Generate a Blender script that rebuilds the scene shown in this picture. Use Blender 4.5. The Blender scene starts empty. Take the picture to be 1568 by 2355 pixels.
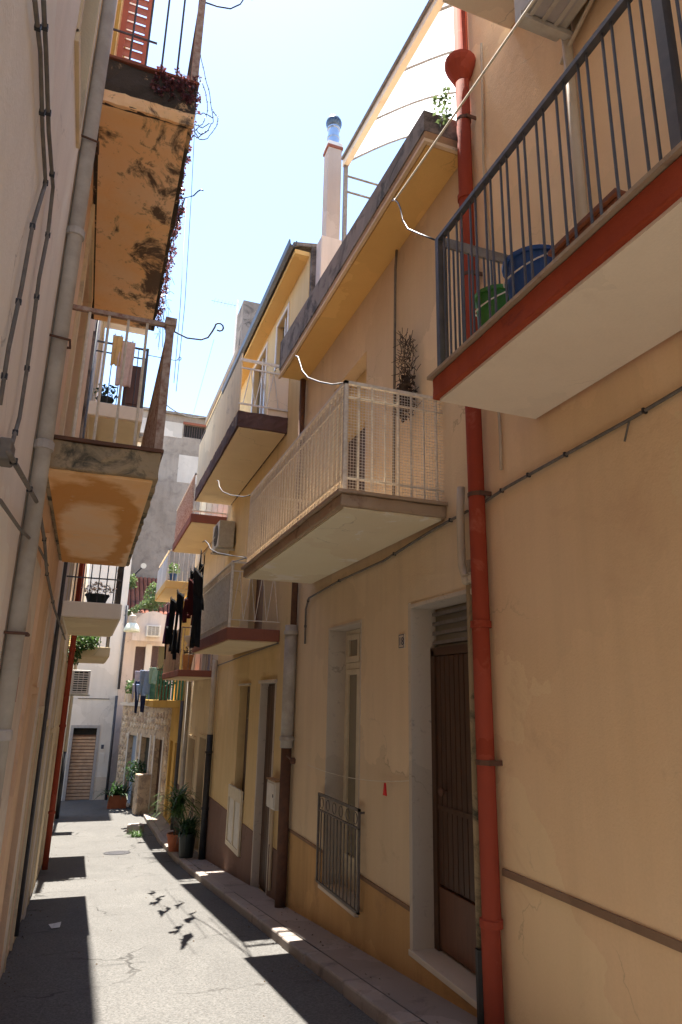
import bpy, bmesh, math, random
from mathutils import Vector, Matrix
rnd = random.Random(7)
R = math.radians
# ------------------------------------------------------------------ camera
# directions of the street (Y), across (X) and up (Z) in camera axes, solved from the vanishing points of the photograph
PP = (784.0, 1177.0); F = 1551.0
def _solve():
    up = Vector((906-PP[0], -4369-PP[1], F)).normalized()
    fw = Vector((193-PP[0], 1598-PP[1], F)).normalized()
    fw = (fw - up*fw.dot(up)).normalized()
    rt = fw.cross(up)
    if rt.x < 0: rt = -rt
    return Matrix((rt, fw, up))
MC = _solve()
def ray(x, y): return MC @ Vector((x-PP[0], y-PP[1], F))
def wx(x, y, X): d = ray(x, y); return d*(X/d.x)      # point of a photo pixel on the plane X
def wy(x, y, Y): d = ray(x, y); return d*(Y/d.y)
def wz(x, y, Z): d = ray(x, y); return d*(Z/d.z)
scene = bpy.context.scene
cam = bpy.data.cameras.new('camera'); camo = bpy.data.objects.new('camera', cam)
scene.collection.objects.link(camo)
r3 = Matrix((MC @ Vector((1,0,0)), MC @ Vector((0,-1,0)), MC @ Vector((0,0,-1)))).transposed()
camo.matrix_world = r3.to_4x4()
cam.sensor_fit = 'VERTICAL'; cam.sensor_height = 36; cam.lens = 36*F/2354
cam.clip_start = 0.05; cam.clip_end = 1500
scene.camera = camo
# ------------------------------------------------------------------ sky, sun, exposure
SUN = Vector((0.004, 1.0, 3.1)).normalized()
w = bpy.data.worlds.new('World'); scene.world = w; w.use_nodes = True
nt = w.node_tree; bg = nt.nodes['Background']
sk = nt.nodes.new('ShaderNodeTexSky'); sk.sky_type = 'NISHITA'; sk.sun_disc = False
sk.sun_elevation = math.asin(SUN.z); sk.sun_rotation = math.atan2(SUN.x, SUN.y)
sk.air_density = 1.0; sk.dust_density = 0.25; sk.ozone_density = 1.3
nt.links.new(sk.outputs[0], bg.inputs[0]); bg.inputs[1].default_value = 0.098
sl = bpy.data.lights.new('sun', 'SUN'); sl.energy = 4.0; sl.angle = R(0.53); sl.color = (1.0, 0.94, 0.84)
so = bpy.data.objects.new('sun', sl); scene.collection.objects.link(so)
so.rotation_euler = SUN.to_track_quat('Z', 'Y').to_euler(); so.location = (0, 20, 40)
vs = scene.view_settings
vs.view_transform = 'Standard'; vs.look = 'None'; vs.exposure = 2.25; vs.gamma = 1.0; vs.use_curve_mapping = False
scene.cycles.max_bounces = 10; scene.cycles.diffuse_bounces = 8; scene.cycles.transparent_max_bounces = 12

# ------------------------------------------------------------------ helpers
col = scene.collection
class MB:
    def __init__(s): s.v = []; s.f = []
    def face(s, pts):
        n = len(s.v); s.v += [Vector(p) for p in pts]; s.f.append(tuple(range(n, n+len(pts)))); return s
    def box(s, x0, x1, y0, y1, z0, z1):
        n = len(s.v)
        s.v += [Vector(p) for p in ((x0,y0,z0),(x1,y0,z0),(x1,y1,z0),(x0,y1,z0),(x0,y0,z1),(x1,y0,z1),(x1,y1,z1),(x0,y1,z1))]
        s.f += [tuple(n+i for i in q) for q in ((0,3,2,1),(4,5,6,7),(0,1,5,4),(1,2,6,5),(2,3,7,6),(3,0,4,7))]; return s
    def prism(s, poly, axis, a, b):
        # poly: list of 2-D points in the two other axes
        n = len(poly)
        def P(p, t): return Vector((t, p[0], p[1])) if axis == 'x' else Vector((p[0], t, p[1])) if axis == 'y' else Vector((p[0], p[1], t))
        k = len(s.v); s.v += [P(p, a) for p in poly] + [P(p, b) for p in poly]
        s.f.append(tuple(k+i for i in range(n-1, -1, -1))); s.f.append(tuple(k+n+i for i in range(n)))
        for i in range(n):
            j = (i+1) % n; s.f.append((k+i, k+j, k+n+j, k+n+i))
        return s
    def tube(s, pts, r, n=6, r2=None, closed=False):
        pts = [Vector(p) for p in pts]; m = len(pts); k = len(s.v)
        prev = None
        for i, p in enumerate(pts):
            t = (pts[min(i+1, m-1)] - pts[max(i-1, 0)])
            if t.length < 1e-9: t = Vector((0,0,1))
            t.normalize()
            if prev is None:
                a = t.cross(Vector((0,0,1)) if abs(t.z) < .9 else Vector((0,1,0))).normalized()
            else:
                a = (prev - t*prev.dot(t)); a = a.normalized() if a.length > 1e-6 else t.orthogonal().normalized()
            prev = a; b = t.cross(a)
            rr = r if r2 is None else r + (r2-r)*i/max(1, m-1)
            for q in range(n):
                an = 2*math.pi*q/n + math.pi/n; s.v.append(p + (a*math.cos(an) + b*math.sin(an))*rr)
        for i in range(m-1):
            for q in range(n):
                s.f.append((k+i*n+q, k+i*n+(q+1) % n, k+(i+1)*n+(q+1) % n, k+(i+1)*n+q))
        s.f.append(tuple(k+q for q in range(n-1, -1, -1))); s.f.append(tuple(k+(m-1)*n+q for q in range(n)))
        return s
    def lathe(s, c, prof, n=16, cap=True):
        c = Vector(c); k = len(s.v); m = len(prof)
        for r, z in prof:
            for q in range(n):
                an = 2*math.pi*q/n; s.v.append(c + Vector((r*math.cos(an), r*math.sin(an), z)))
        for i in range(m-1):
            for q in range(n):
                s.f.append((k+i*n+q, k+i*n+(q+1) % n, k+(i+1)*n+(q+1) % n, k+(i+1)*n+q))
        if cap:
            s.f.append(tuple(k+q for q in range(n-1, -1, -1))); s.f.append(tuple(k+(m-1)*n+q for q in range(n)))
        return s
    def panel(s, fn, u0, u1, v0, v1, holes, depth):
        # a wall face fn(u, v, d) with rectangular openings and their reveals
        us = sorted({u0, u1, *[h[0] for h in holes], *[h[1] for h in holes]}); vs_ = sorted({v0, v1, *[h[2] for h in holes], *[h[3] for h in holes]})
        for i in range(len(us)-1):
            for j in range(len(vs_)-1):
                cu = (us[i]+us[i+1])/2; cv = (vs_[j]+vs_[j+1])/2
                if any(h[0] < cu < h[1] and h[2] < cv < h[3] for h in holes): continue
                s.face([fn(us[i], vs_[j], 0), fn(us[i+1], vs_[j], 0), fn(us[i+1], vs_[j+1], 0), fn(us[i], vs_[j+1], 0)])
        for a, b, c, d in [h[:4] for h in holes]:
            for p, q in (((a,c),(b,c)), ((b,c),(b,d)), ((b,d),(a,d)), ((a,d),(a,c))):
                s.face([fn(*p, 0), fn(*q, 0), fn(*q, depth), fn(*p, depth)])
        return s

def setp(o, label=None, cat=None, group=None, kind=None):
    if label: o['label'] = label
    if cat: o['category'] = cat
    if group: o['group'] = group
    if kind: o['kind'] = kind
    return o
WL = {}                                            # world position of every object
def obj(name, mb, m, parent=None, label=None, cat=None, group=None, kind=None, bevel=0, smooth=False, base=None, solid=0):
    xs = [p.x for p in mb.v]; ys = [p.y for p in mb.v]; zs = [p.z for p in mb.v]
    c = Vector(base) if base else Vector(((min(xs)+max(xs))/2, (min(ys)+max(ys))/2, min(zs)))
    me = bpy.data.meshes.new(name); me.from_pydata([tuple(p-c) for p in mb.v], [], mb.f); me.update()
    bm = bmesh.new(); bm.from_mesh(me); bmesh.ops.remove_doubles(bm, verts=bm.verts, dist=1e-5)
    bmesh.ops.recalc_face_normals(bm, faces=bm.faces); bm.to_mesh(me); bm.free()
    me.materials.append(m)
    if smooth:
        for p in me.polygons: p.use_smooth = True
    o = bpy.data.objects.new(name, me); col.objects.link(o)
    place(o, c, parent)
    if solid:
        md = o.modifiers.new('solid', 'SOLIDIFY'); md.thickness = solid
    if bevel:
        md = o.modifiers.new('bevel', 'BEVEL'); md.width = bevel; md.segments = 2; md.limit_method = 'ANGLE'; md.angle_limit = R(40)
    return setp(o, label, cat, group, kind)
def place(o, c, parent):
    if parent: o.parent = parent; o.location = Vector(c) - WL[parent.name]
    else: o.location = c
    WL[o.name] = Vector(c)
def thing(name, label, cat, loc, group=None):
    o = bpy.data.objects.new(name, None); col.objects.link(o); o.empty_display_size = .2
    place(o, Vector(loc), None); return setp(o, label, cat, group)
def inst(src, c, parent, group=None):
    o = bpy.data.objects.new(src.name.split('.')[0], src.data); col.objects.link(o)
    for md in src.modifiers:
        n = o.modifiers.new(md.name, md.type)
        if md.type == 'BEVEL': n.width = md.width; n.segments = md.segments; n.limit_method = md.limit_method
    o.rotation_euler = src.rotation_euler; place(o, c, parent); return o

# ------------------------------------------------------------------ materials
def nodes(m):
    m.use_nodes = True; t = m.node_tree; return t, t.nodes['Principled BSDF']
def N(t, kind, **kw):
    n = t.nodes.new(kind)
    for k, v in kw.items():
        if k.startswith('i_'): n.inputs[k[2:]].default_value = v
        else: setattr(n, k, v)
    return n
def L(t, a, b): t.links.new(a, b)
def pos(t, sc=(1,1,1)):
    g = N(t, 'ShaderNodeNewGeometry'); mp = N(t, 'ShaderNodeMapping'); mp.inputs['Scale'].default_value = sc
    L(t, g.outputs['Position'], mp.inputs['Vector']); return mp.outputs[0]
def noise(t, vec, scale, detail=4, rough=.55, dist=0):
    n = N(t, 'ShaderNodeTexNoise'); n.inputs['Scale'].default_value = scale; n.inputs['Detail'].default_value = detail
    n.inputs['Roughness'].default_value = rough; n.inputs['Distortion'].default_value = dist
    L(t, vec, n.inputs['Vector']); return n.outputs['Fac']
def ramp(t, fac, a, b):
    n = N(t, 'ShaderNodeMapRange'); n.inputs['From Min'].default_value = a; n.inputs['From Max'].default_value = b; n.clamp = True
    L(t, fac, n.inputs['Value']); return n.outputs[0]
def mathn(t, op, a, b):
    n = N(t, 'ShaderNodeMath', operation=op)
    for i, x in enumerate((a, b)):
        if isinstance(x, (int, float)): n.inputs[i].default_value = x
        else: L(t, x, n.inputs[i])
    return n.outputs[0]
def mix(t, fac, a, b):
    n = N(t, 'ShaderNodeMix', data_type='RGBA')
    if isinstance(fac, (int, float)): n.inputs[0].default_value = fac
    else: L(t, fac, n.inputs[0])
    for i, x in ((6, a), (7, b)):
        if isinstance(x, tuple): n.inputs[i].default_value = (*x, 1)
        else: L(t, x, n.inputs[i])
    return n.outputs[2]
def bump(t, p, h, strength=.3, dist=.01):
    b = N(t, 'ShaderNodeBump'); b.inputs['Strength'].default_value = strength; b.inputs['Distance'].default_value = dist
    L(t, h, b.inputs['Height']); L(t, b.outputs[0], p.inputs['Normal'])
def plaster(name, c1, c2, stain=None, thr=.6, sscale=1.2, streak=.25, rough=.9, bstr=.35, soft=.12, scol=None, patch=.35, crack=.5):
    m = bpy.data.materials.new(name); t, p = nodes(m); v = pos(t)
    big = ramp(t, noise(t, v, .9, 5, .6, .4), .35, .68)
    c = mix(t, big, c1, c2)
    st = ramp(t, noise(t, pos(t, (3, 3, .22)), 1.6, 5, .65), .42, .75)
    dk = scol or tuple(x*.62 for x in c1)
    c = mix(t, mathn(t, 'MULTIPLY', st, streak), c, dk)
    fine = noise(t, v, 60, 3, .6)
    c = mix(t, mathn(t, 'MULTIPLY', ramp(t, fine, .35, .7), .12), c, tuple(x*.7 for x in c1))
    pv = N(t, 'ShaderNodeTexVoronoi'); pv.inputs['Scale'].default_value = .75; pw = N(t, 'ShaderNodeTexNoise'); pw.inputs['Scale'].default_value = 2.5; pw.inputs['Detail'].default_value = 5; L(t, v, pw.inputs['Vector'])
    pa = N(t, 'ShaderNodeVectorMath', operation='MULTIPLY_ADD'); pa.inputs[1].default_value = (.7,.7,.7); L(t, pw.outputs['Color'], pa.inputs[0]); L(t, v, pa.inputs[2]); L(t, pa.outputs[0], pv.inputs['Vector'])
    sx = N(t, 'ShaderNodeSeparateColor'); L(t, pv.outputs['Color'], sx.inputs[0])
    c = mix(t, mathn(t, 'MULTIPLY', ramp(t, sx.outputs[0], .62, .9), patch), c, tuple(min(.9, x*1.22+.03) for x in c1)); c = mix(t, mathn(t, 'MULTIPLY', ramp(t, sx.outputs[1], .7, .95), patch), c, tuple(x*.74 for x in c1))
    ve = N(t, 'ShaderNodeTexVoronoi', feature='DISTANCE_TO_EDGE'); ve.inputs['Scale'].default_value = .8; L(t, pa.outputs[0], ve.inputs['Vector'])
    ck = mathn(t, 'MULTIPLY', mathn(t, 'MULTIPLY', ramp(t, ve.outputs['Distance'], .006, .001), ramp(t, noise(t, v, .7, 3), .55, .62)), crack)
    c = mix(t, ck, c, tuple(x*.4 for x in c1))
    if stain:
        s = ramp(t, noise(t, v, sscale, 7, .68, .6), thr, thr+soft); c = mix(t, s, c, stain)
    L(t, c, p.inputs['Base Color']); p.inputs['Roughness'].default_value = rough; p.inputs['Specular IOR Level'].default_value = .2
    h = mathn(t, 'ADD', mathn(t, 'MULTIPLY', noise(t, v, 3.5, 4), 1.2), mathn(t, 'MULTIPLY', noise(t, v, 75, 3), .35))
    bump(t, p, h, bstr, .02); return m
def simple(name, c, rough=.5, metal=0, var=.15, vscale=12, c2=None, bstr=.1, spec=.4):
    m = bpy.data.materials.new(name); t, p = nodes(m); v = pos(t)
    n = noise(t, v, vscale, 5, .6)
    L(t, mix(t, mathn(t, 'MULTIPLY', ramp(t, n, .4, .7), 1 if c2 else var*3), c, c2 or tuple(x*.6 for x in c)), p.inputs['Base Color'])
    p.inputs['Roughness'].default_value = rough; p.inputs['Metallic'].default_value = metal; p.inputs['Specular IOR Level'].default_value = spec
    bump(t, p, noise(t, v, vscale*6, 3), bstr, .004); return m
def leafmat(name, c1, c2, sc=9):
    m = bpy.data.materials.new(name); t, p = nodes(m)
    L(t, mix(t, ramp(t, noise(t, pos(t), sc, 3), .38, .65), c1, c2), p.inputs['Base Color'])
    p.inputs['Roughness'].default_value = .45
    tr = N(t, 'ShaderNodeBsdfTranslucent'); tr.inputs[0].default_value = (*[min(1, x*1.6) for x in c2], 1)
    ms = N(t, 'ShaderNodeMixShader'); ms.inputs[0].default_value = .25
    L(t, p.outputs[0], ms.inputs[1]); L(t, tr.outputs[0], ms.inputs[2]); L(t, ms.outputs[0], t.nodes['Material Output'].inputs[0]); return m
def woodmat(name, c1, c2, rough=.5, axis=2):
    m = bpy.data.materials.new(name); t, p = nodes(m)
    sc = [26, 26, 26]; sc[axis] = 1.6
    n = noise(t, pos(t, tuple(sc)), 1, 5, .65, .6)
    L(t, mix(t, ramp(t, n, .35, .7), c1, c2), p.inputs['Base Color']); p.inputs['Roughness'].default_value = rough
    bump(t, p, n, .25, .004); return m
def glassmat(name, c):
    m = bpy.data.materials.new(name); t, p = nodes(m); p.inputs['Base Color'].default_value = (*c, 1)
    p.inputs['Roughness'].default_value = .06; p.inputs['Specular IOR Level'].default_value = .7; return m

M = {}
M['l_pink'] = plaster('plaster_grey_pink', (.82,.73,.63), (.85,.77,.67), streak=.3)
M['l_orange'] = plaster('plaster_salmon', (.76,.52,.34), (.80,.58,.40), stain=(.46,.33,.24), thr=.62, streak=.4)
M['l_cream'] = plaster('plaster_cream', (.76,.62,.42), (.70,.54,.33), stain=(.40,.33,.25), thr=.6, streak=.5)
M['l_pale'] = plaster('plaster_pale_pink', (.78,.68,.59), (.72,.60,.50), stain=(.48,.42,.36), thr=.62, streak=.4)
M['r_orange'] = plaster('plaster_apricot', (.82,.575,.335), (.85,.61,.37), streak=.2, bstr=.35, stain=(.72,.49,.29), thr=.60, patch=.3, crack=.35)
M['r_tan'] = plaster('plaster_tan', (.69,.53,.345), (.74,.59,.40), stain=(.46,.34,.22), thr=.66, streak=.25)
M['r_tan_low'] = plaster('plaster_ochre_base', (.54,.32,.135), (.58,.37,.17), stain=(.34,.21,.11), thr=.55, streak=.55)
M['r_ochre'] = plaster('plaster_ochre', (.65,.475,.235), (.70,.53,.29), stain=(.44,.33,.22), thr=.64, streak=.3)
M['plinth'] = plaster('plinth_brown', (.19,.115,.09), (.23,.15,.12), stain=(.28,.21,.18), thr=.66, streak=.3)
M['r_beige'] = plaster('plaster_beige', (.72,.60,.42), (.66,.53,.34), stain=(.42,.34,.26), thr=.6, streak=.4)
M['yellow'] = plaster('plaster_yellow', (.66,.43,.12), (.60,.37,.10), stain=(.42,.27,.1), thr=.58, streak=.6)
M['white'] = plaster('plaster_white', (.70,.66,.61), (.63,.59,.54), stain=(.48,.46,.45), thr=.66, streak=.25)
M['pinkish'] = plaster('plaster_rose', (.70,.60,.53), (.62,.52,.45), stain=(.5,.45,.42), thr=.62, streak=.6)
M['grey'] = plaster('plaster_weathered_grey', (.27,.225,.19), (.34,.29,.25), stain=(.15,.125,.11), thr=.48, sscale=2.0, streak=.4, bstr=.9, soft=.35)
M['greywhite'] = plaster('plaster_limewash', (.56,.51,.46), (.46,.41,.37), stain=(.42,.38,.37), thr=.55, streak=.3)
M['cream_clean'] = plaster('soffit_cream', (.86,.75,.60), (.83,.71,.56), stain=(.76,.64,.50), thr=.58, sscale=1.1, streak=.12, bstr=.2)
M['soffit_peel'] = plaster('soffit_peeling', (.82,.73,.53), (.78,.67,.46), stain=(.84,.78,.66), thr=.60, sscale=2.0, streak=.1, soft=.03)
M['soffit_ochre'] = plaster('soffit_ochre', (.76,.50,.19), (.72,.46,.17), stain=(.72,.60,.45), thr=.73, sscale=2.4, streak=.1, soft=.03)
M['soffit_tan'] = plaster('soffit_tan', (.76,.62,.40), (.72,.57,.35), stain=(.72,.63,.50), thr=.72, sscale=1.6, streak=.1, soft=.03)
M['conc_dark'] = plaster('concrete_stained', (.20,.17,.15), (.30,.26,.23), stain=(.075,.065,.06), thr=.48, sscale=2.2, streak=.5)
M['conc_mould'] = plaster('concrete_mould', (.09,.07,.055), (.025,.022,.02), stain=(.50,.33,.18), thr=.57, sscale=4.5, streak=.5, bstr=.8, soft=.05)
M['conc_moss'] = plaster('concrete_lichen', (.30,.23,.14), (.44,.33,.19), stain=(.08,.075,.055), thr=.5, sscale=3.5, streak=.5)
M['conc_brown'] = plaster('edge_brown', (.36,.22,.12), (.43,.28,.16), stain=(.16,.09,.06), thr=.58, sscale=3, streak=.4)
M['edge_red'] = plaster('edge_red', (.34,.06,.025), (.40,.085,.04), stain=(.24,.05,.03), thr=.6, sscale=5, streak=.4, bstr=.2)
M['edge_redbrown'] = plaster('edge_red_brown', (.28,.10,.06), (.22,.08,.06), stain=(.12,.06,.05), thr=.58, streak=.3)
M['edge_dark'] = plaster('edge_dark_brown', (.085,.05,.045), (.14,.08,.07), stain=(.22,.12,.1), thr=.62, sscale=2, streak=.3)
M['conc_brown2'] = plaster('edge_worn_tan', (.42,.31,.21), (.36,.25,.16), stain=(.24,.15,.10), thr=.58, sscale=4, streak=.3)
M['mould_brown'] = plaster('moulding_brown', (.23,.14,.085), (.28,.18,.115), stain=(.36,.25,.17), thr=.62, sscale=4, streak=.3)
M['kerb'] = plaster('kerb_stone', (.33,.28,.25), (.40,.34,.30), stain=(.20,.17,.16), thr=.58, sscale=3, streak=.0)
M['stone'] = plaster('stone_cladding', (.60,.45,.30), (.48,.36,.25), stain=(.32,.24,.18), thr=.5, sscale=6, streak=.1, bstr=.9, soft=.08)
M['marble'] = plaster('marble_grey', (.52,.45,.37), (.58,.51,.43), stain=(.36,.31,.27), thr=.58, sscale=14, streak=.05, rough=.55, bstr=.08)
M['marble_white'] = plaster('marble_white', (.64,.56,.47), (.57,.50,.42), stain=(.45,.39,.33), thr=.62, sscale=9, streak=.05, rough=.55, bstr=.08)
def soffit_orange(name, ring=False):
    m = bpy.data.materials.new(name); t, p = nodes(m); v = pos(t)
    c = mix(t, ramp(t, noise(t, v, 1.3, 6, .6, .6), .35, .65), (.92,.55,.24), (.90,.64,.40))
    sp = N(t, 'ShaderNodeSeparateXYZ'); g = N(t, 'ShaderNodeNewGeometry'); L(t, g.outputs['Position'], sp.inputs[0])
    if ring:   # tide mark left by damp
        n = mathn(t, 'MULTIPLY', mathn(t, 'SUBTRACT', noise(t, v, 2.2, 5, .6), .5), .5)
        a = mathn(t, 'ABSOLUTE', mathn(t, 'DIVIDE', mathn(t, 'SUBTRACT', sp.outputs[0], -.12), .42), 0)
        b = mathn(t, 'ABSOLUTE', mathn(t, 'DIVIDE', mathn(t, 'SUBTRACT', sp.outputs[1], 6.4), 2.0), 0)
        d = mathn(t, 'ADD', mathn(t, 'POWER', mathn(t, 'ADD', mathn(t, 'POWER', a, 3.0), mathn(t, 'POWER', b, 3.0)), .333), mathn(t, 'MULTIPLY', n, 1.1))
        rr = mathn(t, 'MULTIPLY', ramp(t, d, .5, .62), ramp(t, d, .92, .84))
        c = mix(t, mathn(t, 'MULTIPLY', rr, .85), c, (.62,.26,.04))
        c = mix(t, mathn(t, 'MULTIPLY', ramp(t, noise(t, v, 9, 4, .6), .66, .7), .5), c, (.75,.6,.42))
    else:      # black mould blotches, thickest along the dripping edge
        e = ramp(t, sp.outputs[0], -.35, .30)
        n1 = mathn(t, 'ADD', noise(t, pos(t, (1, .75, 1)), 2.6, 8, .7, .5), mathn(t, 'MULTIPLY', e, .14))
        c = mix(t, mathn(t, 'MULTIPLY', ramp(t, n1, .585, .665), .93), c, (.075,.05,.04))
        n2 = mathn(t, 'ADD', noise(t, v, 7, 6, .7, .5), mathn(t, 'MULTIPLY', e, .06))
        c = mix(t, mathn(t, 'MULTIPLY', ramp(t, n2, .62, .70), .7), c, (.13,.06,.04))
    L(t, c, p.inputs['Base Color']); p.inputs['Roughness'].default_value = .9
    bump(t, p, noise(t, v, 22, 5), .4, .012); return m
M['soffit_mould'] = soffit_orange('soffit_orange_mould'); M['soffit_ring'] = soffit_orange('soffit_orange_tidemark', True)
def asphalt(name, c1, c2):
    m = bpy.data.materials.new(name); t, p = nodes(m); v = pos(t)
    c = mix(t, ramp(t, noise(t, v, .55, 5, .6, .8), .38, .66), c1, c2)
    c = mix(t, mathn(t, 'MULTIPLY', ramp(t, noise(t, pos(t, (1,.35,1)), 2.3, 6, .65), .5, .72), .45), c, tuple(x*.68 for x in c1))
    g = noise(t, v, 48, 3, .75); c = mix(t, ramp(t, g, .34, .62), tuple(x*.55 for x in c1), c); c = mix(t, mathn(t, 'MULTIPLY', ramp(t, noise(t, v, 70, 2, .7), .62, .72), .5), c, tuple(min(1, x*1.5) for x in c2))
    sy = N(t, 'ShaderNodeSeparateXYZ'); L(t, v, sy.inputs[0])
    fr = mathn(t, 'FRACT', mathn(t, 'ADD', mathn(t, 'DIVIDE', sy.outputs[1], 1.9), mathn(t, 'MULTIPLY', noise(t, v, 1.1, 5, .65), .35)), 0)
    jt = mathn(t, 'MULTIPLY', ramp(t, mathn(t, 'ABSOLUTE', mathn(t, 'SUBTRACT', fr, .5), 0), .009, .003), ramp(t, noise(t, v, 1.3, 3), .5, .58))
    c = mix(t, mathn(t, 'MULTIPLY', jt, .6), c, (.04,.037,.034))
    vo = N(t, 'ShaderNodeTexVoronoi', feature='DISTANCE_TO_EDGE'); vo.inputs['Scale'].default_value = .55
    n3 = N(t, 'ShaderNodeTexNoise'); n3.inputs['Scale'].default_value = 1.6; n3.inputs['Detail'].default_value = 6; L(t, v, n3.inputs['Vector'])
    va = N(t, 'ShaderNodeVectorMath', operation='MULTIPLY_ADD'); va.inputs[1].default_value = (.9,.9,.9); L(t, n3.outputs['Color'], va.inputs[0]); L(t, v, va.inputs[2])
    L(t, va.outputs[0], vo.inputs['Vector'])
    ck = mathn(t, 'MULTIPLY', ramp(t, vo.outputs['Distance'], .012, .003), ramp(t, noise(t, v, .8, 3), .5, .6))
    c = mix(t, mathn(t, 'MULTIPLY', ck, .75), c, (.03,.028,.026))
    sp = ramp(t, noise(t, v, 5.5, 6, .75), .66, .72); c = mix(t, mathn(t, 'MULTIPLY', sp, .4), c, (.05,.045,.04))
    L(t, c, p.inputs['Base Color']); p.inputs['Roughness'].default_value = .85; p.inputs['Specular IOR Level'].default_value = .25
    h = mathn(t, 'SUBTRACT', mathn(t, 'ADD', mathn(t, 'MULTIPLY', g, .5), noise(t, v, 2, 4)), ck)
    bump(t, p, h, .5, .012); return m
M['asphalt'] = asphalt('asphalt_worn', (.132,.127,.121), (.16,.154,.146))
M['pave'] = plaster('pavement_cement', (.30,.255,.23), (.36,.305,.275), stain=(.19,.165,.155), thr=.56, sscale=2.5, streak=0)
M['earth'] = plaster('earth', (.22,.18,.13), (.28,.23,.17), streak=0)
M['redpipe'] = plaster('paint_oxide_red', (.33,.055,.026), (.28,.048,.022), stain=(.40,.11,.065), thr=.6, sscale=3.5, streak=.5, rough=.85, bstr=.12, patch=.3, crack=0)
M['greypipe'] = simple('pipe_fibre_cement', (.36,.32,.28), .8, c2=(.50,.46,.41), vscale=5, bstr=.5)
M['palepipe'] = simple('pipe_beige', (.52,.43,.31), .6, c2=(.45,.36,.25), vscale=5)
M['rust'] = simple('cast_iron_rust', (.13,.06,.035), .8, c2=(.09,.045,.03), vscale=14, bstr=.3)
M['black'] = simple('black_paint', (.018,.018,.02), .5, c2=(.03,.03,.032))
M['iron_dark'] = simple('iron_dark', (.05,.05,.058), .45, c2=(.075,.07,.075))
M['iron_grey'] = simple('iron_grey', (.20,.18,.165), .55, c2=(.14,.11,.09), vscale=20)
M['iron_cream'] = simple('iron_cream', (.74,.67,.55), .5, c2=(.58,.49,.37), vscale=22)
M['iron_white'] = simple('iron_white', (.70,.68,.65), .45, c2=(.6,.55,.5), vscale=18)
M['iron_rail'] = simple('iron_flaking', (.44,.34,.27), .7, c2=(.24,.12,.08), vscale=26)
M['mesh'] = simple('wire_mesh', (.62,.58,.50), .5, c2=(.5,.46,.4))
M['cable'] = simple('cable_grey', (.13,.115,.10), .7, c2=(.19,.165,.14), vscale=18)
M['cable_pale'] = simple('cable_pale', (.48,.42,.34), .7)
M['rope'] = simple('rope_cream', (.72,.66,.54), .8)
M['wood_dark'] = woodmat('wood_dark', (.055,.024,.012), (.088,.042,.021), .5)
M['wood_brown'] = woodmat('wood_brown', (.15,.06,.03), (.10,.042,.022), .5)
M['wood_grey'] = woodmat('wood_weathered', (.16,.115,.09), (.09,.06,.05), .7)
M['wood_cream'] = simple('wood_cream_paint', (.66,.58,.43), .5, c2=(.58,.5,.36))
M['shutter_red'] = simple('shutter_terracotta', (.50,.13,.06), .55, c2=(.44,.11,.05))
M['shutter_brown'] = simple('shutter_brown', (.085,.05,.045), .6, c2=(.11,.065,.055))
M['shutter_metal'] = simple('roller_shutter_rust', (.50,.34,.23), .6, c2=(.36,.24,.16), vscale=5)
M['grey_metal'] = simple('grey_metal', (.40,.39,.40), .5, metal=.3, c2=(.34,.33,.34))
M['bluegrey'] = simple('door_blue_grey', (.24,.28,.34), .6, c2=(.3,.33,.38))
M['glass'] = glassmat('window_glass', (.05,.055,.05)); M['glass_warm'] = glassmat('window_glass_curtain', (.22,.19,.13))
M['white_plastic'] = simple('white_plastic', (.68,.66,.61), .5, c2=(.58,.55,.5), vscale=8)
M['ac_grey'] = simple('unit_casing', (.50,.48,.43), .55, c2=(.40,.37,.32), vscale=9)
M['dark_hole'] = simple('dark_recess', (.02,.018,.016), .9)
M['terracotta'] = simple('terracotta', (.42,.13,.055), .75, c2=(.36,.10,.045), vscale=10, bstr=.3)
M['pot_cream'] = simple('pot_cream', (.66,.55,.42), .6); M['pot_orange'] = simple('pot_orange', (.62,.28,.09), .6)
M['pot_black'] = simple('pot_dark', (.022,.028,.024), .45)
M['plastic_green'] = simple('plastic_green', (.045,.19,.03), .4, c2=(.04,.16,.028)); M['plastic_blue'] = simple('plastic_blue', (.02,.07,.24), .4, c2=(.018,.06,.2))
M['planter_brown'] = simple('planter_brown', (.20,.07,.035), .6)
M['cloth_black'] = simple('cloth_black', (.012,.012,.014), .95, c2=(.02,.02,.022), spec=.1)
M['cloth_wine'] = simple('cloth_wine', (.07,.014,.014), .95, spec=.1); M['cloth_blue'] = simple('cloth_light_blue', (.34,.44,.66), .95, c2=(.42,.5,.7), spec=.1)
M['cloth_lilac'] = simple('cloth_lilac', (.60,.57,.70), .95, spec=.1); M['cloth_navy'] = simple('cloth_navy', (.03,.035,.075), .95, spec=.1)
M['cloth_pink'] = simple('cloth_dusty_pink', (.60,.44,.37), .95, spec=.1); M['cloth_ochre'] = simple('cloth_ochre', (.62,.40,.16), .95, spec=.1)
M['cloth_mint'] = simple('cloth_mint', (.35,.58,.44), .95, c2=(.5,.66,.55), spec=.1); M['cloth_purple'] = simple('cloth_purple', (.09,.03,.08), .95, spec=.1)
M['green_slat'] = simple('slat_green', (.06,.20,.115), .6, c2=(.08,.26,.16)); M['peg'] = simple('peg_red', (.62,.02,.025), .4)
M['leaf'] = leafmat('leaf_green', (.035,.085,.02), (.085,.16,.04)); M['leaf_dark'] = leafmat('leaf_dark', (.018,.048,.016), (.04,.085,.025))
M['leaf_light'] = leafmat('leaf_light', (.065,.115,.04), (.13,.18,.07)); M['leaf_red'] = leafmat('leaf_red', (.09,.025,.032), (.16,.055,.06), 14)
M['leaf_dry'] = leafmat('leaf_dry', (.18,.12,.07), (.10,.065,.045)); M['flower'] = simple('flower_pale', (.75,.68,.55), .8, c2=(.75,.5,.45))
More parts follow.
